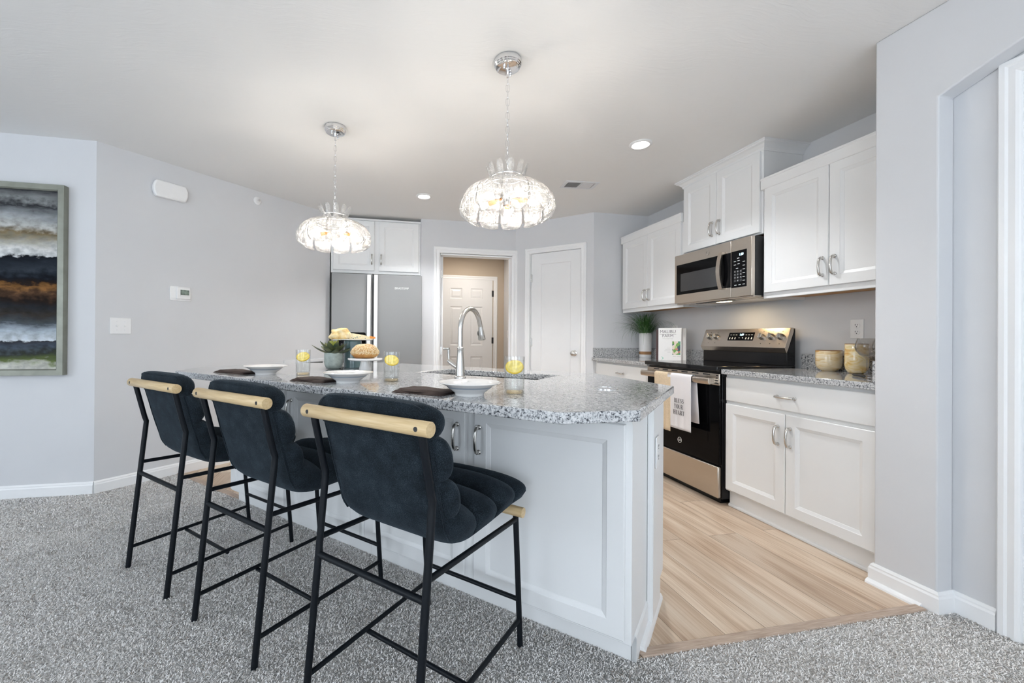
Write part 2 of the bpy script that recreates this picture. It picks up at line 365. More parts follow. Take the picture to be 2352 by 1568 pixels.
def mat_stone_glaze(name, stops, scale=7, sx=(1, 1, 3)):
    m, nt, b = new_mat(name)
    v = coords(nt, scale=sx)
    n = N(nt, 'ShaderNodeTexNoise'); n.inputs['Scale'].default_value = scale; n.inputs['Detail'].default_value = 4; n.inputs['Distortion'].default_value = 1.6; L(nt, v, n.inputs['Vector'])
    rp = ramp(nt, stops); L(nt, n.outputs['Fac'], rp.inputs[0]); L(nt, rp.outputs[0], b.inputs['Base Color'])
    b.inputs['Roughness'].default_value = 0.12; b.inputs['Coat Weight'].default_value = 0.5
    return m
M['marbled'] = mat_stone_glaze('cream_marbled_glaze', [(0.30, (0.50, 0.30, 0.11)), (0.38, (0.60, 0.47, 0.27)), (0.52, (0.66, 0.57, 0.40)), (0.7, (0.60, 0.52, 0.36))], 8, (1, 1, 4))
M['marbled_amber'] = mat_stone_glaze('amber_marbled_glaze', [(0.30, (0.54, 0.29, 0.07)), (0.42, (0.64, 0.47, 0.20)), (0.54, (0.72, 0.62, 0.41)), (0.7, (0.60, 0.46, 0.16))], 9, (1, 1, 2))

def mat_bread(name, stops, scale, bump):
    m, nt, b = new_mat(name)
    v = coords(nt)
    n = N(nt, 'ShaderNodeTexNoise'); n.inputs['Scale'].default_value = scale; n.inputs['Detail'].default_value = 6; L(nt, v, n.inputs['Vector'])
    rp = ramp(nt, stops); L(nt, n.outputs['Fac'], rp.inputs[0]); L(nt, rp.outputs[0], b.inputs['Base Color'])
    b.inputs['Roughness'].default_value = 0.6
    bp = N(nt, 'ShaderNodeBump'); bp.inputs['Strength'].default_value = bump; bp.inputs['Distance'].default_value = 0.006
    L(nt, n.outputs['Fac'], bp.inputs['Height']); L(nt, bp.outputs[0], b.inputs['Normal'])
    return m
M['bread'] = mat_bread('pale_bread', [(0.3, (0.55, 0.33, 0.10)), (0.5, (0.76, 0.58, 0.28)), (0.7, (0.82, 0.72, 0.50))], 30, 0.7)
M['bun'] = mat_bread('brown_crust', [(0.3, (0.42, 0.18, 0.045)), (0.6, (0.56, 0.31, 0.10)), (0.8, (0.66, 0.44, 0.20))], 25, 0.4)

def mat_leaf(name, a, c, rough=0.4):
    m, nt, b = new_mat(name)
    v = coords(nt)
    n = N(nt, 'ShaderNodeTexNoise'); n.inputs['Scale'].default_value = 35; n.inputs['Detail'].default_value = 3; L(nt, v, n.inputs['Vector'])
    rp = ramp(nt, [(0.3, a), (0.7, c)]); L(nt, n.outputs['Fac'], rp.inputs[0]); L(nt, rp.outputs[0], b.inputs['Base Color'])
    b.inputs['Roughness'].default_value = rough
    return m
M['grass'] = mat_leaf('grass_blades', (0.018, 0.075, 0.022), (0.085, 0.20, 0.045))
M['succulent'] = mat_leaf('succulent_leaves', (0.035, 0.065, 0.042), (0.16, 0.17, 0.07), 0.35)
M['succulent_tip'] = mat_leaf('young_succulent_leaves', (0.20, 0.26, 0.03), (0.42, 0.40, 0.08), 0.35)

def mat_painting():
    m, nt, b = new_mat('abstract_painting')
    t = N(nt, 'ShaderNodeTexCoord'); sp = N(nt, 'ShaderNodeSeparateXYZ'); L(nt, t.outputs['Object'], sp.inputs[0])
    mp = N(nt, 'ShaderNodeMapping'); mp.inputs['Scale'].default_value = (2.2, 1, 8); L(nt, t.outputs['Object'], mp.inputs[0])
    n = N(nt, 'ShaderNodeTexNoise'); n.inputs['Scale'].default_value = 1.6; n.inputs['Detail'].default_value = 7; n.inputs['Roughness'].default_value = 0.62; L(nt, mp.outputs[0], n.inputs['Vector'])
    mp2 = N(nt, 'ShaderNodeMapping'); mp2.inputs['Scale'].default_value = (14, 1, 20); L(nt, t.outputs['Object'], mp2.inputs[0])
    n2 = N(nt, 'ShaderNodeTexNoise'); n2.inputs['Scale'].default_value = 1.4; n2.inputs['Detail'].default_value = 5; L(nt, mp2.outputs[0], n2.inputs['Vector'])
    # height 0..1 over the canvas plus a small wobble
    z = N(nt, 'ShaderNodeMapRange'); z.inputs['From Min'].default_value = 0.0; z.inputs['From Max'].default_value = 1.206; L(nt, sp.outputs['Z'], z.inputs['Value'])
    wob = N(nt, 'ShaderNodeMath', operation='MULTIPLY_ADD'); wob.inputs[1].default_value = 0.11; L(nt, n.outputs['Fac'], wob.inputs[0]); L(nt, z.outputs[0], wob.inputs[2])
    w2 = N(nt, 'ShaderNodeMath', operation='MULTIPLY_ADD'); w2.inputs[1].default_value = 0.07; L(nt, n2.outputs['Fac'], w2.inputs[0]); L(nt, wob.outputs[0], w2.inputs[2])
    w3 = N(nt, 'ShaderNodeMath', operation='SUBTRACT'); w3.inputs[1].default_value = 0.09; L(nt, w2.outputs[0], w3.inputs[0])
    white = (0.52, 0.53, 0.53); navy = (0.007, 0.009, 0.014); slate = (0.026, 0.033, 0.043); brown = (0.016, 0.010, 0.008)
    rp = ramp(nt, [(0.0, (0.56, 0.56, 0.52)), (0.030, (0.48, 0.48, 0.42)), (0.055, (0.10, 0.13, 0.045)), (0.085, (0.035, 0.04, 0.035)), (0.13, (0.060, 0.075, 0.10)), (0.162, (0.030, 0.030, 0.034)), (0.172, (0.50, 0.54, 0.57)), (0.215, (0.34, 0.39, 0.44)),
                   (0.255, (0.060, 0.070, 0.080)), (0.30, (0.034, 0.029, 0.024)), (0.35, (0.018, 0.020, 0.024)), (0.385, brown), (0.425, (0.075, 0.040, 0.022)), (0.455, (0.20, 0.095, 0.030)), (0.472, brown), (0.50, navy), (0.56, slate), (0.618, navy), (0.630, white), (0.67, (0.56, 0.56, 0.54)),
                   (0.725, (0.25, 0.225, 0.165)), (0.755, (0.16, 0.12, 0.065)), (0.80, (0.44, 0.44, 0.42)), (0.85, (0.25, 0.265, 0.275)), (0.90, (0.030, 0.032, 0.036)), (0.94, (0.20, 0.21, 0.21)), (1.0, (0.03, 0.03, 0.034))])
    L(nt, w3.outputs[0], rp.inputs[0])
    rough = ramp(nt, [(0.35, (0.55, 0.55, 0.55)), (0.65, (1.35, 1.35, 1.35))]); L(nt, n2.outputs['Fac'], rough.inputs[0])
    ml = N(nt, 'ShaderNodeMix', data_type='RGBA', blend_type='MULTIPLY'); ml.inputs[0].default_value = 0.7
    L(nt, rp.outputs[0], ml.inputs[6]); L(nt, rough.outputs[0], ml.inputs[7]); L(nt, ml.outputs[2], b.inputs['Base Color'])
    b.inputs['Roughness'].default_value = 0.8; b.inputs['Specular IOR Level'].default_value = 0.1
    return m
M['painting'] = mat_painting()
M['frame_silver'] = plain('champagne_silver_leaf', (0.25, 0.255, 0.215), 0.40, 0.4, var=0.12, scale=14)

def mat_salad():
    m, nt, b = new_mat('printed_salad_picture')
    v = coords(nt)
    vo = N(nt, 'ShaderNodeTexVoronoi'); vo.inputs['Scale'].default_value = 38; L(nt, v, vo.inputs['Vector'])
    s = N(nt, 'ShaderNodeSeparateColor'); L(nt, vo.outputs['Color'], s.inputs[0])
    rp = ramp(nt, [(0.0, (0.05, 0.14, 0.13)), (0.25, (0.16, 0.34, 0.08)), (0.45, (0.40, 0.55, 0.20)), (0.55, (0.70, 0.62, 0.52)), (0.68, (0.55, 0.20, 0.15)), (0.8, (0.06, 0.09, 0.13)), (0.9, (0.10, 0.30, 0.20))], 'CONSTANT')
    L(nt, s.outputs[0], rp.inputs[0]); L(nt, rp.outputs[0], b.inputs['Base Color'])
    return m
M['salad'] = mat_salad()

# ------------------------------------------------------------------ mesh helpers
class MB:
    def __init__(s): s.v = []; s.f = []
    def add(s, vs, fs, mtx=None):
        o = len(s.v)
        for v in vs:
            v = Vector(v); s.v.append(tuple(mtx @ v if mtx else v))
        for f in fs: s.f.append(tuple(i + o for i in f))
        return s
    def box(s, x0, x1, y0, y1, z0, z1, mtx=None):
        if x0 > x1: x0, x1 = x1, x0
        if y0 > y1: y0, y1 = y1, y0
        if z0 > z1: z0, z1 = z1, z0
        vs = [(x0, y0, z0), (x1, y0, z0), (x1, y1, z0), (x0, y1, z0), (x0, y0, z1), (x1, y0, z1), (x1, y1, z1), (x0, y1, z1)]
        fs = [(0, 3, 2, 1), (4, 5, 6, 7), (0, 1, 5, 4), (1, 2, 6, 5), (2, 3, 7, 6), (3, 0, 4, 7)]
        return s.add(vs, fs, mtx)
    def prism(s, poly, z0, z1, axis='z', mtx=None):
        """poly (CCW) extruded; axis 'z': poly=(x,y); 'x': poly=(y,z) along x; 'y': poly=(x,z) along y"""
        n = len(poly)
        def P(a, b, t): return (a, b, t) if axis == 'z' else ((t, a, b) if axis == 'x' else (a, t, b))
        vs = [P(a, b, z0) for a, b in poly] + [P(a, b, z1) for a, b in poly]
        fs = [tuple(range(n))[::-1], tuple(range(n, 2 * n))] + [(i, (i + 1) % n, n + (i + 1) % n, n + i) for i in range(n)]
        return s.add(vs, fs, mtx)
    def lathe(s, prof, n=32, mtx=None, closed=False, a0=0.0, a1=2 * PI):
        full = abs(a1 - a0 - 2 * PI) < 1e-6
        m = n if full else n + 1
        vs = []
        for r, z in prof:
            for k in range(m):
                a = a0 + (a1 - a0) * k / n
                vs.append((max(r, 1e-5) * math.cos(a), max(r, 1e-5) * math.sin(a), z))
        fs = []
        np_ = len(prof)
        for i in range(np_ if closed else np_ - 1):
            j = (i + 1) % np_
            for k in range(n):
                k2 = (k + 1) % m
                fs.append((i * m + k, i * m + k2, j * m + k2, j * m + k))
        return s.add(vs, fs, mtx)
    def tube(s, pts, r, n=12, caps=True, mtx=None, closed=False):
        pts = [Vector(p) for p in pts]; k = len(pts)
        rs = r if isinstance(r, (list, tuple)) else [r] * k
        vs = []; prev = None
        for i, p in enumerate(pts):
            if closed: t = (pts[(i + 1) % k] - pts[i - 1]).normalized()
            elif i == 0: t = (pts[1] - p).normalized()
            elif i == k - 1: t = (p - pts[i - 1]).normalized()
            else: t = ((pts[i + 1] - p).normalized() + (p - pts[i - 1]).normalized()).normalized()
            if prev is None:
                a = Vector((0, 0, 1)) if abs(t.z) < 0.9 else Vector((1, 0, 0))
                u = t.cross(a).normalized()
            else:
                u = (prev - t * prev.dot(t)).normalized()
            prev = u; v = t.cross(u)
            for j in range(n):
                a = 2 * PI * j / n
                vs.append(p + rs[i] * (math.cos(a) * u + math.sin(a) * v))
        fs = []
        for i in range(k if closed else k - 1):
            i2 = (i + 1) % k
            for j in range(n):
                fs.append((i * n + j, i * n + (j + 1) % n, i2 * n + (j + 1) % n, i2 * n + j))
        if caps and not closed:
            fs.append(tuple(range(n))[::-1]); fs.append(tuple((k - 1) * n + j for j in range(n)))
        return s.add(vs, fs, mtx)
    def cyl(s, p0, p1, r0, r1=None, n=20, mtx=None):
        return s.tube([p0, p1], [r0, r0 if r1 is None else r1], n, True, mtx)
    def ball(s, c, r, nu=20, nv=12, sc_=(1, 1, 1), mtx=None):
        vs = []; fs = []
        for i in range(nv + 1):
            th = PI * i / nv
            for j in range(nu):
                ph = 2 * PI * j / nu
                vs.append((c[0] + r * sc_[0] * math.sin(th) * math.cos(ph), c[1] + r * sc_[1] * math.sin(th) * math.sin(ph), c[2] + r * sc_[2] * math.cos(th)))
        for i in range(nv):
            for j in range(nu):
                fs.append((i * nu + j, (i + 1) * nu + j, (i + 1) * nu + (j + 1) % nu, i * nu + (j + 1) % nu))
        return s.add(vs, fs, mtx)
    def grid(s, fn, nu, nv, wrap_u=False, wrap_v=False):
        mu = nu if wrap_u else nu + 1; mv = nv if wrap_v else nv + 1
        vs = [fn(i / nu, j / nv) for i in range(mu) for j in range(mv)]
        fs = [(i * mv + j, ((i + 1) % mu) * mv + j, ((i + 1) % mu) * mv + (j + 1) % mv, i * mv + (j + 1) % mv) for i in range(nu) for j in range(nv)]
        return s.add(vs, fs)
    def text(s, body, size, depth, mtx, align='CENTER', space=1.0):
        cu = bpy.data.curves.new('t', 'FONT'); cu.body = body; cu.size = size; cu.extrude = depth; cu.align_x = align; cu.space_character = space; cu.resolution_u = 3
        ob = bpy.data.objects.new('t', cu); C.objects.link(ob)
        dg = bpy.context.evaluated_depsgraph_get(); dg.update()
        me = bpy.data.meshes.new_from_object(ob.evaluated_get(dg))
        s.add([v.co for v in me.vertices], [tuple(p.vertices) for p in me.polygons], mtx)
        bpy.data.objects.remove(ob); bpy.data.curves.remove(cu); bpy.data.meshes.remove(me)
        return s
    def build(s, name, mat, parent=None, smooth=None, bevel=0, seg=2, sub=0, loc=None, rot=None, solid=0):
        me = bpy.data.meshes.new(name); me.from_pydata(s.v, [], s.f); me.update()
        bm = bmesh.new(); bm.from_mesh(me)
        bmesh.ops.remove_doubles(bm, verts=bm.verts, dist=1e-6)
        bmesh.ops.recalc_face_normals(bm, faces=bm.faces)
        bm.to_mesh(me); bm.free()
        me.materials.append(mat)
        if smooth is not None or bevel or sub:
            me.shade_smooth(); me.set_sharp_from_angle(angle=R_(smooth if smooth is not None else 35))
        o = bpy.data.objects.new(name, me); C.objects.link(o)
        if parent: o.parent = parent
        if loc: o.location = loc
        if rot: o.rotation_euler = rot
        if solid:
            md = o.modifiers.new('thickness', 'SOLIDIFY'); md.thickness = solid; md.offset = 0
        if bevel:
            md = o.modifiers.new('bevel', 'BEVEL'); md.width = bevel; md.segments = seg; md.limit_method = 'ANGLE'; md.angle_limit = R_(35)
        if sub:
            md = o.modifiers.new('subdivision', 'SUBSURF'); md.levels = sub; md.render_levels = sub
        return o

def TXT(x, y, z, face=0.0, tilt=0.0):
    """matrix that stands text (drawn in XY) upright in the local XZ plane, facing -y"""
    return Matrix.Translation((x, y, z)) @ Matrix.Rotation(face, 4, 'Z') @ Matrix.Rotation(R_(90) + tilt, 4, 'X')

def tag(o, label, cat, group=None):
    o['label'] = label; o['category'] = cat
    if group: o['group'] = group
    return o

def thing(name, label, cat, loc=(0, 0, 0), rz=0.0, group=None):
    o = bpy.data.objects.new(name, None); C.objects.link(o)
    o.empty_display_size = 0.05
    o.location = loc; o.rotation_euler = (0, 0, rz)
    return tag(o, label, cat, group)

def struct(mb, name, mat, **kw):
    o = mb.build(name, mat, **kw)
    o['kind'] = 'structure'
    return o

def copy_tree(o, parent=None):
    c = o.copy(); C.objects.link(c)
    if parent: c.parent = parent
    for ch in [x for x in bpy.data.objects if x.parent == o]: copy_tree(ch, c)
    return c

CE = 2.44
ISL = (0.845, 1.253, 0.0); ISL_R = R_(-45)
A_ = Vector((S2, -S2, 0)); B_ = Vector((S2, S2, 0))
def isl(s, t, z=0.0): return Vector(ISL) + A_ * s + B_ * t + Vector((0, 0, z))

# ------------------------------------------------------------------ the room
WT = 0.12
XR, XW, YF, YN = 2.1885, 2.86, 4.684, 4.035
PX = 1.5634; PLEN = (YF - YN) / S2
LX, LY = -1.932, 3.319
XL, YB = -5.0, -3.5

floor = struct(MB().box(XL - .2, 4.2, YB - .2, 8.2, -0.15, 0.0), 'floor', M['planks'])
# carpet over the living side
def carpet_poly(): return [(XL, YB), (2.272, YB), (2.272, 1.2457), (2.1885, 1.2457), (2.1885, 1.262), (0.849, 1.262), (ISL[0], ISL[1]), (-1.576, 3.675), (LX, LY), (XL, LY)]
import numpy as np
def carpet_mesh():
    """backing slab plus leaning yarn tufts over the part near enough to show its pile"""
    base = MB().prism(carpet_poly(), 0.0008, 0.0055)
    poly = np.array(carpet_poly())
    rs = np.random.RandomState(5)
    def inside(x, y):
        r = np.zeros(x.shape, bool); n = len(poly)
        for i in range(n):
            x0, y0 = poly[i]; x1, y1 = poly[(i + 1) % n]
            if y0 == y1: continue
            c = ((y0 > y) != (y1 > y)) & (x < (x1 - x0) * (y - y0) / (y1 - y0) + x0)
            r ^= c
        return r
    st = 0.0050
    gx, gy = np.meshgrid(np.arange(-3.3, 2.3, st), np.arange(-0.2, 3.9, st)); x = gx.ravel() + rs.uniform(-.5, .5, gx.size) * st; y = gy.ravel() + rs.uniform(-.5, .5, gx.size) * st
    dep = x * fw.x + y * fw.y; lat = x * rt.x + y * rt.y
    ok = inside(x, y) & (dep > .95) & (dep < 3.7) & (np.abs(lat) < .30 + dep * 1.30)
    ok &= (dep < 2.3) | (rs.uniform(0, 1, x.size) < .62)
    x, y, dep = x[ok], y[ok], dep[ok]; n = x.size
    far = np.where(dep > 2.3, 1.3, 1.0)
    h = rs.uniform(.0050, .0085, n); a = rs.uniform(0, 2 * PI, n); lean = rs.uniform(.35, 1.3, n); w_ = rs.uniform(.0011, .0017, n) * far
    la = a + rs.uniform(-1.2, 1.2, n) + 1.2
    sx_, sy_ = np.cos(a) * w_, np.sin(a) * w_; lx_, ly_ = np.cos(la) * h * lean, np.sin(la) * h * lean
    z0 = np.full(n, .0045)
    P = np.empty((n, 6, 3), np.float32)
    for k, (f, wf) in enumerate(((0, .9), (.6, 1.0), (1.0, .8))):
        cx_, cy_ = x + lx_ * f ** 1.5, y + ly_ * f ** 1.5; cz_ = z0 + h * (f - .18 * f * f)
        tw = .6 * f; ca, sa = np.cos(a + tw) * w_ * wf, np.sin(a + tw) * w_ * wf
        P[:, k * 2] = np.stack([cx_ - ca, cy_ - sa, cz_], 1); P[:, k * 2 + 1] = np.stack([cx_ + ca, cy_ + sa, cz_], 1)
    verts = P.reshape(-1, 3); o = np.arange(n)[:, None] * 6
    F = np.concatenate([o + np.array([[0, 1, 3, 2]]), o + np.array([[2, 3, 5, 4]])], 0).astype(np.int32)
    nb = len(base.v)
    me = bpy.data.meshes.new('carpet')
    me.vertices.add(nb + len(verts)); co = np.concatenate([np.array(base.v, np.float32), verts]); me.vertices.foreach_set('co', co.ravel())
    loops = []; starts = []; c = 0
    for f in base.f: starts.append(c); c += len(f); loops += list(f)
    starts = np.concatenate([np.array(starts), c + 4 * np.arange(len(F))]).astype(np.int32)
    loops = np.concatenate([np.array(loops), (F + nb).ravel()]).astype(np.int32)
    me.loops.add(len(loops)); me.loops.foreach_set('vertex_index', loops)
    me.polygons.add(len(starts)); me.polygons.foreach_set('loop_start', starts)
    mi = np.concatenate([np.zeros(len(base.f), np.int32), np.ones(len(F), np.int32)])
    me.materials.append(M['carpet']); me.materials.append(M['pile'])
    me.polygons.foreach_set('material_index', mi)
    me.update(calc_edges=True); me.validate()
    ob = bpy.data.objects.new('carpet', me); C.objects.link(ob)
    return ob
carpet = carpet_mesh()
carpet['kind'] = 'stuff'; tag(carpet, 'grey flecked frieze carpet covering the living side of the floor', 'carpet')

struct(MB().box(XL - .2, 4.2, YB - .2, 8.2, CE, CE + 0.12), 'ceiling', M['ceiling'])

struct(MB().box(XL, LX, LY, LY + WT, 0, CE), 'wall_far_left', M['wall'])
ALX = -0.5445
lw = MB()
ll = 1.962
lw.prism([(0, 0), (ll, 0), (ll - .0, WT), (0, WT)], 0, CE)
struct(lw, 'wall_left', M['wall'], loc=(LX, LY, 0), rot=(0, 0, R_(45)))
struct(MB().box(ALX - WT, ALX, 4.706, 5.47, 0, CE), 'wall_alcove_left', M['wall'])
struct(MB().box(ALX - WT, 0.441 + WT, 5.45, 5.45 + WT, 0, CE), 'wall_alcove_back', M['wall'])
struct(MB().box(0.4415, 0.4415 + WT, YF + WT, 5.45, 0, CE), 'wall_alcove_right', M['wall'])
# back wall with its doorway
DX0, DX1, DZ = 0.652, 1.512, 2.06
bw = MB().box(0.4415, DX0, YF, YF + WT, 0, CE).box(DX1, PX + .05, YF, YF + WT, 0, CE).box(DX0, DX1, YF, YF + WT, DZ, CE)
struct(bw, 'wall_back', M['wall'])
# angled pantry wall
PT0, PT1, PZ = 0.190, 0.792, 2.078
pw = MB().box(0, PT0, 0, WT, 0, CE).box(PT1, PLEN, 0, WT, 0, CE).box(PT0, PT1, 0, WT, PZ, CE)
struct(pw, 'wall_pantry', M['wall'], loc=(PX, YF, 0), rot=(0, 0, R_(-45)))
XN = PX + (YF - YN)
struct(MB().box(XN, XW + WT, YN, YN + WT, 0, CE), 'wall_nook', M['wall'])
struct(MB().box(XW, XW + WT, 1.2457, YN + WT, 0, CE), 'wall_range', M['wall'])
# right wall: stub pier, then a shallow niche with a sloping soffit and a cased door inside it
NX = 2.272
arch = [(1.2457, 2.075), (1.13, 2.116), (1.02, 2.152), (0.85, 2.192), (0.6, 2.225), (0.2, 2.24), (-0.6, 2.225), (-0.85, 2.192), (-1.1, 2.11), (-1.24, 2.075)]
pier = MB().prism([(1.4625, 0), (1.4625, CE), (YB, CE), (YB, 0), (-1.24, 0)] + arch[::-1] + [(1.2457, 0)], XR, NX, 'x')
struct(pier, 'wall_right', M['wall'], bevel=0.006, seg=3)
nb = MB().box(NX, NX + WT, YB, 0.16, 0, CE).box(NX, NX + WT, 1.061, 1.4625, 0, CE).box(NX, NX + WT, 0.16, 1.061, 2.074, CE).box(NX + WT, XW + .02, 1.2457, 1.4625, 0, CE)
struct(nb, 'wall_niche', M['wall'])
# rooms behind and to the left of the camera, with the windows that light the place
WZ0, WZ1 = 0.6, 2.3
wb = MB().box(XL, -3.55, YB - WT, YB, 0, CE).box(-1.65, -0.35, YB - WT, YB, 0, CE).box(1.55, NX + WT, YB - WT, YB, 0, CE)
for a, b in ((-3.55, -1.65), (-0.35, 1.55)): wb.box(a, b, YB - WT, YB, 0, WZ0).box(a, b, YB - WT, YB, WZ1, CE)
struct(wb, 'wall_rear', M['wall'])
wl = MB().box(XL - WT, XL, YB, -1.0, 0, CE).box(XL - WT, XL, 1.4, LY + WT, 0, CE).box(XL - WT, XL, -1.0, 1.4, 0, WZ0).box(XL - WT, XL, -1.0, 1.4, WZ1, CE)
struct(wl, 'wall_side', M['wall'])
def window(name, w, loc, rz):
    m = MB().box(0, w, -.04, .04, 0, .06).box(0, w, -.04, .04, 1.64, 1.7).box(0, .06, -.04, .04, .06, 1.64).box(w - .06, w, -.04, .04, .06, 1.64).box(w / 2 - .03, w / 2 + .03, -.03, .03, .06, 1.64)
    struct(m, name, M['trim'], loc=loc, rot=(0, 0, rz))
window('window_1', 1.9, (-3.55, YB - .06, WZ0), 0)
window('window_2', 1.9, (-0.35, YB - .06, WZ0), 0)
window('window_3', 2.4, (XL - .06, -1.0, WZ0), R_(90))
# hall behind the doorway
struct(MB().box(0.30, 2.0, 6.6, 6.6 + WT, 0, CE), 'wall_hall_back', M['hall'])
struct(MB().box(2.0, 2.0 + WT, YF + WT, 6.6 + WT, 0, CE), 'wall_hall_right', M['wall'])
struct(MB().box(0.45, 0.45 + WT, 5.57, 6.6, 0, CE).box(0.5615, 0.60, YF + WT, 5.6, 0, CE), 'wall_hall_left', M['hall'])

# baseboards
BBP = [(0, 0), (0.014, 0), (0.014, 0.066), (0.010, 0.074), (0.010, 0.080), (0.004, 0.090), (0, 0.090)]
def baseboard(name, p0, p1, inward):
    """profile extruded from p0 to p1; inward = unit vector into the room"""
    p0 = Vector((*p0, 0)); p1 = Vector((*p1, 0)); inn = Vector((*inward, 0))
    m = MB(); n = len(BBP)
    vs = [p0 + inn * a + Vector((0, 0, b)) for a, b in BBP] + [p1 + inn * a + Vector((0, 0, b)) for a, b in BBP]
    fs = [tuple(range(n)), tuple(range(n, 2 * n))[::-1]] + [(i, (i + 1) % n, n + (i + 1) % n, n + i) for i in range(n)]
    m.add(vs, fs)
    return struct(m, name, M['trim'])
baseboard('baseboard_far_left', (XL, LY), (LX, LY), (0, -1))
e = Vector((LX, LY, 0)) + B_ * ll
baseboard('baseboard_left', (LX, LY), (e.x, e.y), (S2, -S2))
bb = MB()
def sweep(mb, prof, path):
    """profile (outward, z) along a floor polyline with mitred corners; outward is to the right of travel"""
    ns = []
    for i in range(len(path) - 1):
        d = Vector((path[i + 1][0] - path[i][0], path[i + 1][1] - path[i][1])).normalized(); ns.append(Vector((d.y, -d.x)))
    n = len(prof); vs = []; fs = []
    for i, p in enumerate(path):
        a = ns[max(0, i - 1)]; b = ns[min(len(ns) - 1, i)]; m = (a + b) / (1 + a.dot(b))
        vs += [(p[0] + m.x * q, p[1] + m.y * q, z) for q, z in prof]
    for i in range(len(path) - 1):
        for j in range(n): fs.append((i * n + j, i * n + (j + 1) % n, (i + 1) * n + (j + 1) % n, (i + 1) * n + j))
    fs += [tuple(range(n)), tuple(range((len(path) - 1) * n, len(path) * n))[::-1]]
    return mb.add(vs, fs)
sweep(bb, BBP, [(2.262, 1.4625), (XR, 1.4625), (XR, 1.2457), (NX, 1.2457), (NX, 1.121)])
struct(bb, 'baseboard_right', M['trim'])
# quarter-round shoe along the pier, wood side only
struct(MB().prism([(0, 0), (0.017, 0), (0.015, 0.008), (0.009, 0.015), (0, 0.019)], 1.285, 1.478, 'y', Matrix.Translation((XR - .014, 0, 0)) @ Matrix.Scale(-1, 4, (1, 0, 0))), 'trim_1', M['trim'])

# transition strips between planks and carpet
struct(MB().box(0.885, 2.168, 1.262, 1.302, 0.0, 0.011), 'trim_2', M['strip'], bevel=0.004)
struct(MB().box(-3.42, -2.455, -0.002, 0.040, 0.0, 0.011), 'trim_3', M['strip'], bevel=0.004, loc=ISL, rot=(0, 0, ISL_R))

# ------------------------------------------------------------------ door casings and doors
CASP = [(0, 0), (0.010, 0), (0.016, 0.006), (0.016, 0.022), (0.012, 0.030), (0.014, 0.050), (0.011, 0.058), (0.008, 0.063), (0, 0.063)]   # (projection, distance from outer edge)
def casing_mesh(x0, x1, z1, wdt=0.063, mb=None):
    """three mitred legs round an opening x0..x1 (outer edges), top z1; local xz plane, projecting to -y"""
    m = mb or MB(); n = len(CASP); k = wdt / 0.063
    def ring(pt, d): return [(pt[0] + d[0] * b * k, -a, pt[1] + d[1] * b * k) for a, b in CASP]
    rings = [ring((x0, 0.0), (1, 0)), ring((x0, z1), (1, -1)), ring((x1, z1), (-1, -1)), ring((x1, 0.0), (-1, 0))]
    vs = [v for r in rings for v in r]
    fs = []
    for i in range(3):
        for j in range(n): fs.append((i * n + j, i * n + (j + 1) % n, (i + 1) * n + (j + 1) % n, (i + 1) * n + j))
    fs += [tuple(range(n)), tuple(range(3 * n, 4 * n))[::-1]]
    return m.add(vs, fs)
# doorway in the back wall: casing, jambs
tm = casing_mesh(0.587, 1.590, 2.134, 0.070)
tm.box(DX0 - .004, DX0 + .014, 0, WT, 0, DZ).box(DX1 - .002, DX1 + .012, -.002, WT, 0, DZ).box(DX0, DX1, 0, WT, DZ - .016, DZ + .004)
tm.box(DX1 - .014, DX1, .05, .085, 0, DZ - .016)
struct(tm, 'trim_4', M['trim'], loc=(0, YF, 0))
def hinge(mb, x, y, z, mtx=None, h=0.09):
    mb.box(x - .016, x + .016, y - .002, y, z - h / 2, z + h / 2, mtx)
    mb.cyl((x, y - .004, z - h / 2), (x, y - .004, z + h / 2), 0.005, n=10, mtx=mtx)
# the door that stands open into the hall, edge-on
d3 = struct(MB().box(0.0, 0.036, 0.0, 0.80, 0.012, 2.035), 'door_3', M['door'], loc=(DX0 + .016, YF + .055, 0), bevel=0.002)
for z in (1.83, 0.95):
    hm = MB(); hm.box(0.004, 0.028, -.003, 0, z - .045, z + .045); hm.cyl((0.002, -.006, z - .045), (0.002, -.006, z + .045), .005, n=10)
    for dz in (-.03, 0, .03): hm.cyl((.016, -.005, z + dz), (.016, -.002, z + dz), .004, n=10)
    hm.build('hinge', M['nickel'], d3, smooth=30)

def panel_rings(mb, x0, x1, z0, z1, yf, inset_rings):
    """nested rectangular rings: list of (inset, y); first ring is the outer edge, last is filled"""
    vs = []; fs = []
    for ins, y in inset_rings:
        vs += [(x0 + ins, y, z0 + ins), (x1 - ins, y, z0 + ins), (x1 - ins, y, z1 - ins), (x0 + ins, y, z1 - ins)]
    k = len(inset_rings)
    for i in range(k - 1):
        for j in range(4): fs.append((i * 4 + j, i * 4 + (j + 1) % 4, (i + 1) * 4 + (j + 1) % 4, (i + 1) * 4 + j))
    fs.append(tuple((k - 1) * 4 + j for j in range(4)))
    return mb.add(vs, fs)

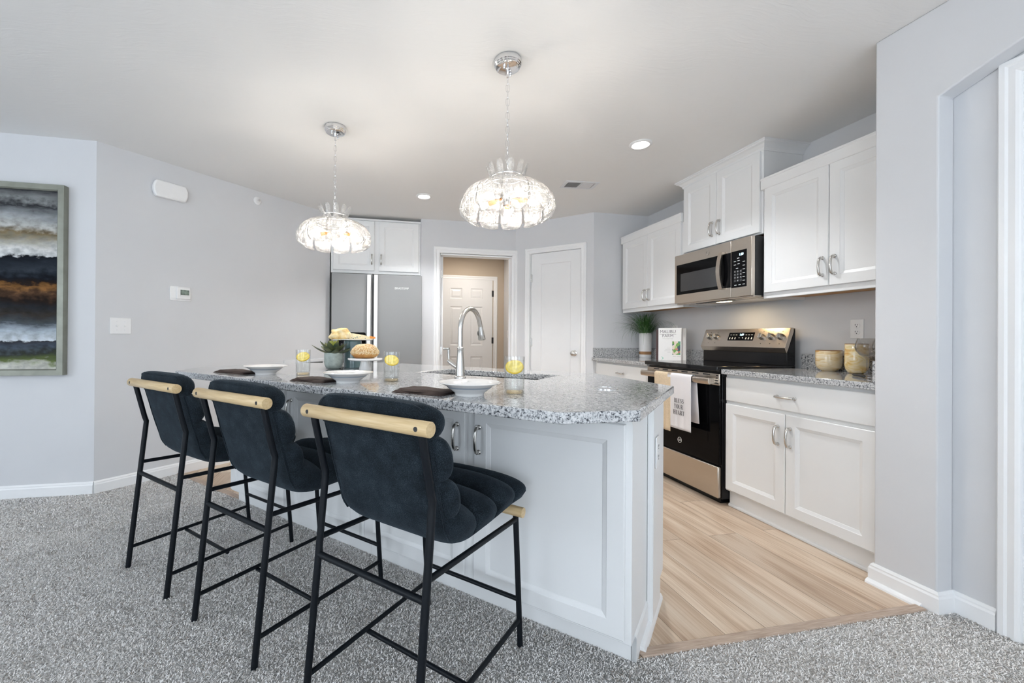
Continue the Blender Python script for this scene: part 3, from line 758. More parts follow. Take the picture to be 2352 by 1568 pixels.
# pantry door: one tall recessed panel
pd = MB()
x0, x1, z0, z1 = 0.196, 0.785, 0.012, 2.070
px0, px1, pz0, pz1 = 0.315, 0.666, 0.24, 1.948
y = 0.012
pd.add([(x0, y, z0), (x1, y, z0), (x1, y, z1), (x0, y, z1), (px0, y, pz0), (px1, y, pz0), (px1, y, pz1), (px0, y, pz1)], [(0, 1, 5, 4), (1, 2, 6, 5), (2, 3, 7, 6), (3, 0, 4, 7)])
panel_rings(pd, px0, px1, pz0, pz1, y, [(0, y), (0.006, y + .007), (0.010, y + .008), (0.012, y + .008)])
pd.add([(x0, y, z0), (x1, y, z0), (x1, y, z1), (x0, y, z1), (x0, .047, z0), (x1, .047, z0), (x1, .047, z1), (x0, .047, z1)], [(0, 1, 5, 4), (1, 2, 6, 5), (2, 3, 7, 6), (3, 0, 4, 7), (4, 5, 6, 7)])
door1 = struct(pd, 'door_1', M['door'], loc=(PX, YF, 0), rot=(0, 0, R_(-45)))
kb = MB().lathe([(0, 0), (.032, 0), (.032, .006), (.026, .009), (.011, .012), (.011, .030), (.018, .034), (.027, .044), (.029, .053), (.024, .062), (.012, .066), (0, .067)], 28, Matrix.Translation((.708, y, .937)) @ Matrix.Rotation(R_(90), 4, 'X'))
kb.build('door_knob', M['nickel'], door1, smooth=40)
for z in (1.79, 1.05):
    hm = MB(); hinge(hm, .193, y, z); hm.build('hinge', M['nickel'], door1, smooth=30)
tm = casing_mesh(0.124, 0.843, 2.133, 0.060)
tm.box(PT0 - .004, PT0 + .004, .0, WT, 0, PZ).box(PT1 - .004, PT1 + .004, .0, WT, 0, PZ).box(PT0, PT1, 0, WT, PZ - .004, PZ + .004)
struct(tm, 'trim_5', M['trim'], loc=(PX, YF, 0), rot=(0, 0, R_(-45)))

# six-panel door at the back of the hall
hd = MB(); y = -0.008
cols = [(0.92 + .175, 0.92 + .375), (1.435, 1.635)]
rows = [(0.20, 0.80), (0.98, 1.61), (1.735, 1.905)]
xs = sorted([0.92, 1.803] + [c for p in cols for c in p]); zs = sorted([0.012, 2.057] + [r for p in rows for r in p])
for i in range(len(xs) - 1):
    for j in range(len(zs) - 1):
        if (xs[i], xs[i + 1]) in cols and (zs[j], zs[j + 1]) in rows:
            panel_rings(hd, xs[i], xs[i + 1], zs[j], zs[j + 1], y, [(0, y), (.012, y + .009), (.022, y + .009), (.045, y + .002), (.05, y + .002)])
        else:
            hd.add([(xs[i], y, zs[j]), (xs[i + 1], y, zs[j]), (xs[i + 1], y, zs[j + 1]), (xs[i], y, zs[j + 1])], [(0, 1, 2, 3)])
door2 = struct(hd, 'door_2', M['door'], loc=(0, 6.6 - .002, 0))
for z in (1.83, 1.06):
    hm = MB(); hinge(hm, 1.806, y, z, h=.10); hm.build('hinge', M['black_matte'], door2, smooth=30)
struct(casing_mesh(0.84, 1.885, 2.112, 0.066), 'trim_6', M['trim'], loc=(0, 6.6, 0))

# cased door in the right-hand niche (only the edge of its casing is in view)
m7 = MB(); casing_mesh(0, 1.018, 2.129, 0.058, m7)
m7.box(.054, .062, 0, WT, 0, 2.075).box(.956, .964, 0, WT, 0, 2.075).box(.06, .96, 0, WT, 2.069, 2.077)
struct(m7, 'trim_7', M['trim'], loc=(NX, 1.119, 0), rot=(0, 0, R_(-90)))
struct(MB().box(.064, .954, .03, .066, .012, 2.066), 'door_4', M['door'], loc=(NX, 1.119, 0), rot=(0, 0, R_(-90)), bevel=.002)

# ------------------------------------------------------------------ cabinets
def handle_mb(c, vertical=True, ln=0.108, mtx=None):
    """bow pull standing on two square feet, local xz plane, projecting to -y from y=c[1]"""
    m = MB(); x, y, z = c; h = ln / 2
    def P(t, d): return (x, y - d, z + t) if vertical else (x + t, y - d, z)
    pts = [P(-h + .004, .017), P(-h + .010, .024), P(-h * .55, .030), P(0, .033), P(h * .55, .030), P(h - .010, .024), P(h - .004, .017)]
    m.tube(pts, [.0062, .0072, .0066, .0062, .0066, .0072, .0062], 10)
    for sg in (-1, 1):
        a = P(sg * (h - .004), 0); b = P(sg * (h - .004), .018)
        m.tube([a, P(sg * (h - .004), .004), P(sg * (h - .004), .006), b], [.0100, .0100, .0076, .0070], 8)
    return m

def door_panel(x0, x1, z0, z1, y=0.0, t=0.019, rail=0.056, bev=0.018, dep=0.010):
    m = MB(); yf = y - t
    panel_rings(m, x0, x1, z0, z1, yf, [(0, y), (0, yf + .003), (.003, yf), (rail, yf), (rail + .002, yf + .002), (rail + bev - .002, yf + dep - .002), (rail + bev, yf + dep)])
    m.add([(x0, y, z0), (x1, y, z0), (x1, y, z1), (x0, y, z1)], [(3, 2, 1, 0)])
    return m

def drawer_front(x0, x1, z0, z1, y=0.0, t=0.019):
    m = MB(); yf = y - t
    panel_rings(m, x0, x1, z0, z1, yf, [(0, y), (0, yf + .004), (.004, yf + .001), (.010, yf)])
    m.add([(x0, y, z0), (x1, y, z0), (x1, y, z1), (x0, y, z1)], [(3, 2, 1, 0)])
    return m

def add_door(root, x0, x1, z0, z1, hx=None, hz=None):
    d = door_panel(x0, x1, z0, z1).build('door', M['cab'], root, smooth=20)
    if hx is not None: handle_mb((hx, -.019, hz)).build('handle', M['nickel'], d, smooth=40)
    return d
def add_drawer(root, x0, x1, z0, z1, hx, hz):
    d = drawer_front(x0, x1, z0, z1).build('drawer', M['cab'], root, smooth=20)
    handle_mb((hx, -.019, hz), False).build('handle', M['nickel'], d, smooth=40)
    return d

# --- wall cabinets over the range counter (local x runs to the viewer's right = -Y)
XU = 2.535
def wall_cab(name, label, yl, yr, z0, z1, split, top, hz=None, crown=False, gap=0.022):
    W = yl - yr; r = thing(name, label, 'cabinet', (XU, yl, 0), R_(-90))
    D = XW - XU - .002
    bx = MB().box(0, W, 0, D, z0 + .02, z1).box(0, W, 0, .019, z0, z0 + .02).box(0, .018, .019, D, z0, z0 + .02).box(W - .018, W, .019, D, z0, z0 + .02)
    bx.build('carcass', M['cab'], r, bevel=.0015)
    MB().box(.02, W - .02, .022, D - .002, z0 + .0185, z0 + .0195).build('underside_panel', M['maple'], r)
    return r, W
r, W = wall_cab('wall_cabinet', 'white two-door wall cabinet above the grass plant and cookbook', 3.995, 3.093, 1.372, 2.13, 3.561, 2.178)
add_door(r, .018, 3.995 - 3.5625, 1.409, 2.108, 3.995 - 3.561 - .030, 1.522)
add_door(r, 3.995 - 3.5595, W - .018, 1.409, 2.108, 3.995 - 3.561 + .030, 1.522)
TRP = [(0, 0), (-.022, .004), (-.026, .010), (-.026, .062), (-.030, .066), (-.030, .078), (0, .078)]
def top_rail(r, x0, x1, z):
    MB().prism([(a, z + b) for a, b in TRP], x0, x1, 'x').build('top_rail', M['cab'], r, bevel=.001)
top_rail(r, -.003, W - .003, 2.100)
r, W = wall_cab('wall_cabinet', 'largest white wall cabinet, over the marbled pots beside the grey pier', 2.337, 1.4645, 1.372, 2.13, 1.909, 2.178)
add_door(r, .018, 2.337 - 1.911, 1.409, 2.108, 2.337 - 1.909 - .033, 1.522)
add_door(r, 2.337 - 1.907, W - .018, 1.409, 2.108, 2.337 - 1.909 + .033, 1.522)
top_rail(r, -.003, W, 2.100)
r, W = wall_cab('wall_cabinet', 'short white wall cabinet with crown moulding above the microwave', 3.091, 2.339, 1.815, 2.40, 2.735, 2.4)
add_door(r, .016, .3625, 1.825, 2.378, .364 - .036, 1.95)
add_door(r, .3655, W - .016, 1.825, 2.378, .364 + .036, 1.95)
D = XW - XU
CRP = [(0, 2.376), (-.006, 2.376), (-.010, 2.384), (-.012, 2.394), (-.030, 2.414), (-.044, 2.421), (-.046, 2.427), (-.052, 2.429), (-.052, 2.4395), (0, 2.4395)]
cm = MB(); n = len(CRP)
def crown_ring(px, py, dx, dy): return [(px + dx * -a, py + dy * -a, b) for a, b in CRP]
rings = [crown_ring(0, D - .002, -1, 0), crown_ring(0, 0, -1, -1), crown_ring(W, 0, 1, -1), crown_ring(W, D - .002, 1, 0)]
vs = [v for q in rings for v in q]; fs = []
for i in range(3):
    for j in range(n): fs.append((i * n + j, i * n + (j + 1) % n, (i + 1) * n + (j + 1) % n, (i + 1) * n + j))
fs += [tuple(range(n)), tuple(range(3 * n, 4 * n))[::-1]]
cm.add(vs, fs); cm.build('crown_moulding', M['cab'], r)

# --- base cabinets
XB = 2.241   # face frame plane; doors stand proud to 2.222
def base_cab(name, label, yl, yr, drawers, doors):
    W = yl - yr; D = XW - XB - .003
    r = thing(name, label, 'cabinet', (XB, yl, 0), R_(-90))
    MB().box(0, W, 0, .019, .105, .866).box(0, .018, .019, D - .01, .105, .866).box(W - .018, W, .019, D - .01, .105, .866).box(0, W, D - .01, D, .105, .866).box(.018, W - .018, .019, D - .01, .105, .123).build('carcass', M['cab'], r, bevel=.0015)
    tk = MB().box(0.0, W, .028, .040, .001, .106); tk.prism([(.028, .001), (.016, .001), (.0165, .010), (.021, .016), (.028, .018)], 0.0, W, 'x')
    tk.build('toe_kick', M['cab'], r)
    for a in drawers: add_drawer(r, *a)
    for a in doors: add_door(r, *a)
    return r
yl, yr = 2.333, 1.4645; W = yl - yr; k = 2.333 - 1.913
base_cab('base_cabinet', 'white base cabinet with one wide drawer over two doors, right of the range', yl, yr, [(.012, W - .012, .697, .848, .424, .772)],
         [(.012, k - .0015, .118, .676, k - .042, .552), (k + .0015, W - .012, .118, .676, k + .030, .552)])
yl, yr = 4.033, 3.10; W = yl - yr
base_cab('base_cabinet', 'white base cabinet left of the range, its single drawer pull showing over the island', yl, yr, [(.06, W - .014, .697, .848, .50, .772)],
         [(.06, W / 2 - .0015 + .02, .118, .676, W / 2 - .03, .552), (W / 2 + .0215, W - .014, .118, .676, W / 2 + .07, .552)])

# --- granite tops along the range wall
ZT, TH = 0.900, 0.032
def counter(name, label, y0, y1, sides):
    r = thing(name, label, 'countertop', (2.195, y1, 0), R_(-90))
    W = y1 - y0; D = XW - 2.195 - .001
    MB().box(0, W, 0, D, ZT - TH, ZT).build('slab', M['granite'], r, bevel=.003)
    bs = MB().box(0, W, D - .02, D, ZT, ZT + .10)
    if 'r' in sides: bs.box(W - .02, W, .012, D - .02, ZT, ZT + .10)
    if 'l' in sides: bs.box(0, .02, .012, D - .02, ZT, ZT + .10)
    bs.build('backsplash', M['granite'], r, bevel=.002)
    return r
counter('granite_countertop', 'granite worktop with upstand under the marbled pots, right of the range', 1.464, 2.330, 'r')
counter('granite_countertop', 'granite worktop with upstand carrying the grass plant and cookbook', 3.103, 4.034, 'l')

# --- cabinet above the refrigerator
r = thing('wall_cabinet', 'white two-door cabinet bridging the recess above the refrigerator', 'cabinet', (-0.533, YF + .019, 0))
W = 0.973
MB().box(0, W, 0, .60, 1.80, 2.386).box(-.003, W + .0, -.012, .60, 2.386, 2.405).build('carcass', M['cab'], r, bevel=.002)
add_door(r, .022, .460, 1.831, 2.376, .433, 1.957)
add_door(r, .508, .950, 1.831, 2.376, .534, 1.957)

# --- island: two seating-side cabinets, the sink-side base, granite top
def island_cab(label, s0, s1):
    """local x from s0 to s1, face frame at t=-0.05"""
    r = thing('island_cabinet', label, 'cabinet', isl(s0, -0.05), ISL_R)
    W = s1 - s0; D = 0.262
    MB().box(0, W, 0, .019, .088, .867).box(0, .018, .019, D, .088, .867).box(W - .018, W, .019, D, .088, .867).box(.018, W - .018, .019, D, .088, .106).build('carcass', M['cab'], r, bevel=.0015)
    tk = MB().box(0, W, .048, .060, .002, .090); tk.build('toe_kick', M['cab'], r)
    return r, W
r, W = island_cab('white island cabinet, two doors, right-hand end behind the nearest stool', -1.246, 0.0)
MB().box(W - .012, W + .006, .048, .262, .002, .090).build('end_skirting', M['cab'], r)
add_door(r, .020, .601, .105, .812, .563, .687)
add_door(r, .645, W - .020, .105, .812, .669, .687)
MB().box(0, W, -.002, 0, .812, .866).build('top_rail', M['cab'], r)
r, W = island_cab('white island cabinet, two doors, far left end behind the other two stools', -2.492, -1.247)
add_door(r, .022, .601, .105, .812, .575, .687)
add_door(r, .645, W - .020, .105, .812, .672, .687)
MB().box(0, W, -.002, 0, .812, .866).build('top_rail', M['cab'], r)

r = thing('island_sink_cabinet', 'white panelled sink side of the island facing the range', 'cabinet', isl(0, 0), ISL_R)
outl = [(0.0, .214), (0.0, .476), (-.36, .80), (-2.12, .80), (-2.492, .476), (-2.492, .214)]
wm = MB()
for i in range(len(outl) - 1):
    a, b = Vector((*outl[i], 0)), Vector((*outl[i + 1], 0)); d = (b - a).normalized(); nn = Vector((-d.y, d.x, 0)) * .018
    wm.prism([(a.x, a.y), (b.x, b.y), (b.x + nn.x, b.y + nn.y), (a.x + nn.x, a.y + nn.y)], .10, .866)
wm.build('panel', M['cab'], r)
tk = MB(); ins = [(-.02, .23), (-.02, .41), (-.38, .73), (-2.10, .73), (-2.47, .41), (-2.47, .23)]
for i in range(len(ins) - 1):
    a, b = Vector((*ins[i], 0)), Vector((*ins[i + 1], 0)); d = (b - a).normalized(); nn = Vector((-d.y, d.x, 0)) * .012
    tk.prism([(a.x, a.y), (b.x, b.y), (b.x + nn.x, b.y + nn.y), (a.x + nn.x, a.y + nn.y)], .001, .10)
tk.build('toe_kick', M['cab'], r)
ep = MB().prism([(.216, .002), (.408, .002), (.408, .105), (.476, .105), (.476, .866), (.216, .866)], 0.001, .020, 'x')
ep.build('end_panel', M['cab'], r, bevel=.0015)
MB().box(.020, .0225, .216, .228, .03, .866).build('corner_strip', M['cab'], r)
sk = MB().prism([(0, .0), (.020, 0), (.019, .012), (.013, .022), (.004, .026), (0, .026)], .060, .436, 'y', Matrix.Translation((.006, 0, 0)))
sk.build('shoe_moulding', M['trim'], r, smooth=30)
bp_ = MB().prism([(0, .0), (.014, 0), (.014, .088), (.008, .100), (0, .106)], -.002, .215, 'y', Matrix.Translation((-.0075, 0, 0)))
bp_.build('skirting', M['cab'], r, smooth=30)

r = thing('island_countertop', 'long granite island worktop with clipped corners and a sink cut-out', 'countertop', isl(0, 0), ISL_R)
pts = dict(a=(-2.33, -.447), b=(-.095, -.447), c=(.067, -.285), d=(.067, .415), e=(-.378, .86), f=(-2.06, .86), g=(-2.505, .42), h=(-2.505, -.275),
           p=(-1.22, .305), q=(-.500, .305), r=(-.500, .625), t=(-1.22, .625), m1=(-1.22, -.447), m2=(-.5, -.447), m3=(-.5, .86), m4=(-1.22, .86))
keys = list(pts); idx = {k: i for i, k in enumerate(keys)}; nK = len(keys)
cm = MB()
vs = [(*pts[k], ZT) for k in keys] + [(*pts[k], ZT - TH) for k in keys]
faces = ['a m1 p t m4 f g h', 'm1 m2 q p', 'm2 b c d e m3 r q', 't r m3 m4']
fs = [tuple(idx[k] for k in f.split()) for f in faces] + [tuple(nK + idx[k] for k in f.split())[::-1] for f in faces]
for loop in ('a m1 m2 b c d e m3 m4 f g h', 'p t r q'):
    ks = loop.split()
    for i in range(len(ks)):
        a, b = idx[ks[i]], idx[ks[(i + 1) % len(ks)]]; fs.append((a, nK + a, nK + b, b))
cm.add(vs, fs); cm.build('slab', M['granite'], r, bevel=.004, seg=2)

# sink, faucet, pop-up outlet
r = thing('sink', 'undermount double-bowl stainless sink in the island worktop behind the faucet', 'sink', isl(-.86, .465, 0), ISL_R)
sm = MB()
def bowl(mb, x0, x1, y0, y1, zt, zb, rr=.05):
    prev = None; rings = []
    for ins, z in ((-.012, zt), (0, zt), (0.002, zt - .02), (.006, zb + .04), (.018, zb + .012), (.045, zb)):
        ring = []
        for cx, cy, a0 in ((x1 - ins - rr, y1 - ins - rr, 0), (x0 + ins + rr, y1 - ins - rr, 90), (x0 + ins + rr, y0 + ins + rr, 180), (x1 - ins - rr, y0 + ins + rr, 270)):
            for k in range(6):
                a = R_(a0 + 18 * k); ring.append((cx + rr * math.cos(a), cy + rr * math.sin(a), z))
        rings.append(ring)
    n = len(rings[0]); vs = [v for q in rings for v in q]; fs = []
    for i in range(len(rings) - 1):
        for j in range(n): fs.append((i * n + j, i * n + (j + 1) % n, (i + 1) * n + (j + 1) % n, (i + 1) * n + j))
    fs.append(tuple((len(rings) - 1) * n + j for j in range(n)))
    mb.add(vs, fs)
bowl(sm, -.352, .010, -.155, .155, ZT - TH - .001, .68)
sm.build('large_bowl', M['sink'], r, smooth=40)
sm = MB(); bowl(sm, .036, .352, -.155, .155, ZT - TH - .001, .70); sm.build('small_bowl', M['sink'], r, smooth=40)
dm = MB().lathe([(0, .683), (.035, .683), (.042, .681)], 20, Matrix.Translation((-.17, 0, 0))); dm.build('drain', M['chrome'], r, smooth=40)

r = thing('faucet', 'brushed nickel pull-down faucet arching over the island sink', 'faucet', isl(-.833, .172, ZT), ISL_R)
MB().lathe([(0, 0), (.028, 0), (.028, .006), (.023, .011), (.0225, .014), (.021, .05), (.017, .10), (.0145, .135), (.0155, .139), (.0155, .147), (.012, .151)], 28).build('body', M['nickel'], r, smooth=40)
pts_ = [(0, 0, .145), (0, 0, .236)]
for k in range(1, 13):
    a = PI * (1 - k / 13.0 * .93); pts_.append((0, .092 + .092 * math.cos(a), .236 + .104 * math.sin(a)))
pts_.append((0, .1865, .250))
MB().tube(pts_, .0122, 16).build('spout', M['nickel'], r, smooth=50)
hd_ = MB().tube([(0, .186, .253), (0, .1885, .240), (0, .194, .215), (0, .2015, .187), (0, .2020, .184)], [.0128, .0135, .0165, .0192, .0175], 20); hdo = hd_.build('spray_head', M['nickel'], r, smooth=40)
MB().ball((-.0115, .1835, .218), .008, 12, 8, (.6, .55, 1.7)).build('button', M['black_matte'], hdo, smooth=60)
lv = MB().tube([(-.010, 0, .048), (-.055, 0, .073), (-.071, 0, .082)], [.0125, .0125, .010], 16); lvo = lv.build('lever_base', M['nickel'], r, smooth=40)
lv = MB().tube([(-.066, 0, .082), (-.069, 0, .110), (-.069, 0, .136)], [.0045, .006, .0072], 14); lv.tube([(-.066, 0, .140), (-.084, -.004, .140), (-.094, -.006, .141)], [.0075, .0055, .0085], 12)
lv.build('lever', M['nickel'], lvo, smooth=40)

r = thing('pop_up_outlet', 'round silver-rimmed pop-up outlet cover set flush in the island worktop', 'outlet', isl(-.142, .161, ZT), ISL_R)
MB().lathe([(.040, .0), (.046, .0005), (.046, .003), (.043, .004), (.039, .003), (.039, 0)], 36).build('ring', M['chrome'], r, smooth=40)
MB().lathe([(0, .0022), (.0385, .0022), (.0385, 0)], 36).build('lid', M['granite'], r, smooth=40)

# ------------------------------------------------------------------ range, microwave, refrigerator
r = thing('electric_range', 'stainless and black glass-top electric range with towels on its oven handle', 'range', (2.20, 3.097, 0), R_(-90))
W = .760; D = .60
MB().box(0, W, .012, D, .04, .884).box(.03, W - .03, .03, D - .02, .002, .04).build('body', M['black'], r, bevel=.002)
ct = MB().box(-.001, W + .001, -.030, D, .884, .916); ct.build('cooktop', M['cook_glass'], r, bevel=.004)
dr = MB().box(.004, W - .004, -.006, .012, .262, .868); ov = dr.build('oven_door', M['black_glass'], r, bevel=.004)
MB().box(.10, W - .10, -.0072, -.006, .40, .735).build('oven_window', M['black_glass'], ov)
tb = MB().box(.004, W - .004, -.0085, .004, .790, .868); tb.build('vent_trim', M['steel'], ov, bevel=.003)
for k in range(6):
    xx = .09 + k * .105
    MB().box(xx, xx + .062, -.0092, -.0080, .853, .861).build('vent_slot', M['black_matte'], ov)
for k in range(4): MB().box(W - .030, W - .014, -.0092, -.0080, .800 + k * .017, .808 + k * .017).build('vent_slot', M['black_matte'], ov)
hm = MB(); hm.box(.012, .042, -.055, -.008, .800, .838).box(W - .058, W - .028, -.055, -.008, .800, .838)
hm.prism([(-.076, .806), (-.070, .796), (-.056, .796), (-.050, .806), (-.050, .832), (-.056, .840), (-.070, .840), (-.076, .832)], .008, W - .024, 'x')
hm.build('oven_handle', M['steel'], ov, bevel=.002)
dw = MB().box(.006, W - .006, -.014, .012, .045, .252); dwo = dw.build('warming_drawer', M['steel'], r, bevel=.006)
def logo(parent, x, y, z, rad, mat_ring):
    """round script monogram badge: ring with two curling letters"""
    m = MB(); T = Matrix.Translation((x, y, z)) @ Matrix.Rotation(R_(90), 4, 'X')
    m.lathe([(rad * .84, 0), (rad, 0), (rad, .0012), (rad * .84, .0012)], 28, T, closed=True)
    m.text('GE', rad * 1.0, .0004, Matrix.Translation((x, y - .0008, z - rad * .34)) @ Matrix.Rotation(R_(90), 4, 'X'))
    return m.build('monogram_badge', mat_ring, parent)
logo(ov, .388, -.0068, .345, .021, M['white_ink'])
# backguard: sloping steel control panel over a black riser
bgp = [(.575, .916), (.532, .918), (.534, .985), (.530, 1.003), (.512, 1.040), (.563, 1.178), (.603, 1.178), (.603, .916)]
bgm = MB().prism([(.534, .916), (.534, 1.003), (.603, 1.176), (.603, .916)], .004, W - .004, 'x'); bg_ = bgm.build('backguard', M['black'], r, bevel=.002)
cpm = MB().prism([(.527, 1.004), (.510, 1.040), (.562, 1.179), (.585, 1.179), (.585, 1.150), (.540, 1.03)], 0.0, W, 'x'); cpo = cpm.build('control_panel', M['steel'], r, bevel=.002)
# frame on the sloping face: origin at its lower edge
slope = math.atan2(.052, .139)
TF = Matrix.Translation((0, .510, 1.040)) @ Matrix.Rotation(-slope, 4, 'X')
MB().box(.262, .492, -.0012, .004, .052, .118, TF).build('display_panel', M['black_glass'], cpo)
tm_ = MB(); tm_.text('1:59', .022, .0003, TF @ Matrix.Translation((.383, -.0020, .092)) @ Matrix.Rotation(R_(90), 4, 'X')); tm_.build('clock_digits', M['display'], cpo)
for k, xx in enumerate((.285, .310, .335, .425, .450, .474)):
    MB().box(xx - .008, xx + .006, -.0018, -.0012, .096, .100, TF).build('printed_legend', M['white_ink'], cpo)
for k, xx in enumerate((.280, .304, .330, .428, .452, .478)):
    MB().prism([(-.006, -.010), (.006, -.010), (.006, -.006), (.003, -.005), (.003, .006), (-.003, .006), (-.003, -.005), (-.006, -.006)], -.0018, -.0012, 'y', TF @ Matrix.Translation((xx, 0, .072))).build('printed_symbol', M['white_ink'], cpo)
MB().box(.362, .372, -.0018, -.0012, .072, .075, TF).build('minus_symbol', M['white_ink'], cpo)
MB().prism([(-.005, -.0015), (-.0015, -.0015), (-.0015, -.005), (.0015, -.005), (.0015, -.0015), (.005, -.0015), (.005, .0015), (.0015, .0015), (.0015, .005), (-.0015, .005), (-.0015, .0015), (-.005, .0015)], -.0018, -.0012, 'y', TF @ Matrix.Translation((.398, 0, .0735))).build('plus_symbol', M['white_ink'], cpo)
for kx in (.068, .138, .560, .634, .706):
    km = MB(); T = TF @ Matrix.Translation((kx, 0, .082)) @ Matrix.Rotation(R_(90), 4, 'X')
    km.lathe([(0, 0), (.0235, 0), (.0235, .004), (.0205, .008), (.0190, .024), (.0165, .028), (0, .028)], 24, T)
    km.box(-.004, .004, -.0195, .0195, .026, .036, T)
    km.build('knob', M['nickel'], cpo, smooth=35, bevel=.001)
for kx in (.068, .138, .560, .634, .706):
    for zz in (.030, .122):
        MB().lathe([(0, .0006), (.0028, .0006), (.0028, 0)], 8, TF @ Matrix.Translation((kx + .004, 0, zz)) @ Matrix.Rotation(R_(90), 4, 'X')).build('burner_mark', M['ink'], cpo)

# microwave over the range
r = thing('microwave', 'stainless over-the-range microwave with black glass door and keypad', 'microwave', (2.445, 3.089, 0), R_(-90))
W = .746; Z0, Z1 = 1.394, 1.797
MB().box(.002, W, .028, .41, Z0 + .004, Z1).build('body', M['black_matte'], r, bevel=.002)
MB().box(.004, W - .002, .02, .405, Z0 - .010, Z0 + .004).build('underside', M['steel'], r, bevel=.003)
xs_ = .578
MB().box(0, xs_ - .0015, 0, .027, Z0, Z1).build('door', M['steel'], r, bevel=.003)
dd = [o for o in bpy.data.objects if o.parent == r and o.name.startswith('door')][0]
MB().box(.024, xs_ - .002, -.0016, .001, Z0 + .072, Z1 - .082).build('door_glass', M['black_glass'], dd, bevel=.001)
MB().box(.074, .486, -.0022, -.0016, Z0 + .096, Z1 - .160).build('door_window', M['dark_window'], dd)
hp = []
for k in range(9):
    u = k / 8; hp.append((.505 , -.022 - .024 * math.sin(PI * u), Z0 + .066 + (Z1 - Z0 - .134) * u))
hm = MB()
for k in range(8):
    a, b = hp[k], hp[k + 1]
    vs = []
    for (x_, y_, z_) in (a, b): vs += [(x_ - .018, y_, z_), (x_ + .016, y_, z_), (x_ + .016, y_ + .014, z_), (x_ - .018, y_ + .014, z_)]
    hm.add(vs, [(0, 1, 5, 4), (1, 2, 6, 5), (2, 3, 7, 6), (3, 0, 4, 7)] + ([(3, 2, 1, 0)] if k == 0 else []) + ([(4, 5, 6, 7)] if k == 7 else []))
hm.box(.489, .519, -.010, .0, Z0 + .068, Z0 + .088).box(.489, .519, -.010, .0, Z1 - .088, Z1 - .070)
hm.build('handle', M['steel'], dd, smooth=30)
cpn = MB().box(xs_ + .0015, W, 0, .027, Z0, Z1).build('control_panel', M['steel'], r, bevel=.003)
MB().box(xs_ + .003, .706, -.0016, .001, Z0 + .066, Z1 - .080).build('keypad_glass', M['black_glass'], cpn, bevel=.001)
mm = MB(); mm.text('1:59', .022, .0003, TXT(.664, -.0022, Z1 - .117)); mm.build('clock_digits', M['display'], cpn)
for i in range(4):
    for j in range(3):
        cx_, cz_ = .613 + j * .024, Z0 + .178 - i * .0215
        kk = MB().box(cx_ - .009, cx_ + .009, -.0021, -.0016, cz_ - .008, cz_ + .008).build('key', M['dark_window'], cpn)
        lab = '123456789'[i * 3 + j] if i < 3 else ('', '0', '')[j]
        if lab: MB().text(lab, .012, .0002, TXT(cx_, -.0025, cz_ - .004)).build('numeral', M['white_ink'], cpn)
for i in range(7): MB().box(.676, .694, -.0022, -.0016, Z0 + .082 + i * .026, Z0 + .0855 + i * .026).build('key_legend', M['white_ink'], cpn)
for xx, zz in ((.612, .250), (.642, .252), (.612, .226), (.642, .230), (.640, .270), (.630, .200), (.617, .083), (.652, .083)): MB().box(xx - .009, xx + .009, -.0022, -.0016, Z0 + zz - .0018, Z0 + zz + .0018).build('key_legend', M['white_ink'], cpn)
logo(dd, .360, -.0008, Z1 - .041, .017, M['nickel'])
# underside: grease filters and the cooktop lamp
for x0_ in (.05, .50): MB().box(x0_, x0_ + .19, .10, .33, Z0 - .0125, Z0 - .010).build('grease_filter', M['nickel'], r)
MB().box(.21, .53, .03, .085, Z0 - .0125, Z0 - .010).build('air_intake', M['black_matte'], r)
MB().box(.34, .44, .10, .145, Z0 - .0125, Z0 - .010).build('cooktop_lamp', M['hood_glow'], r)
light('cooktop_lamp_light', 'AREA', (.39, .16, Z0 - .016), 0.9, (1.0, .74, .42), (0, 0, 0), .10, .05, parent=r)
light('cooktop_lamp_light', 'SPOT', (.60, .22, Z0 - .016), 0.9, (1.0, .74, .46), (R_(-8), 0, 0), .012, parent=r, spot=R_(140))

# refrigerator in the recess
r = thing('refrigerator', 'grey side-by-side refrigerator with pale bar handles and door dispenser', 'refrigerator', (-0.517, 4.62, 0))
W = .966
MB().box(0.006, W - .016, .065, .80, .02, 1.775).box(.05, W - .05, .10, .78, .001, .02).build('body', M['fridge'], r, bevel=.003)
fd = MB().box(0, .428, 0, .06, .05, 1.785).build('freezer_door', M['fridge'], r, bevel=.004)
rd = MB().box(.438, W, 0, .06, .05, 1.785).build('fridge_door', M['fridge'], r, bevel=.004)
for px_, par in ((.371, fd), (.444, rd)):
    hm = MB().box(px_, px_ + .040, -.045, -.028, .42, 1.772).box(px_ + .006, px_ + .034, -.030, .0, .44, .50).box(px_ + .006, px_ + .034, -.030, 0, 1.70, 1.76)
    hm.build('bar_handle', M['fridge_handle'], par, bevel=.004)
dm = MB()
pl_ = []
for cx, cz, a0 in ((.36 - .02, 1.15 - .02, 0), (.07 + .02, 1.15 - .02, 90), (.07 + .02, .80 + .02, 180), (.36 - .02, .80 + .02, 270)):
    for k in range(5): a = R_(a0 + 22.5 * k); pl_.append((cx + .02 * math.cos(a), cz + .02 * math.sin(a)))
dm.prism(pl_, -.004, .001, 'y'); dm.build('dispenser_panel', M['black_glass'], fd)
MB().box(.10, .33, -.006, -.004, .83, 1.03).build('dispenser_recess', M['black_matte'], fd)
tm_ = MB(); tm_.text('BRASTEMP', .033, .0008, Matrix.Translation((.743, -.0012, 1.627)) @ Matrix.Rotation(R_(90), 4, 'X') @ Matrix.Diagonal((1.0, 1, 1, 1))); tm_.build('lettering', M['white_ink'], rd)

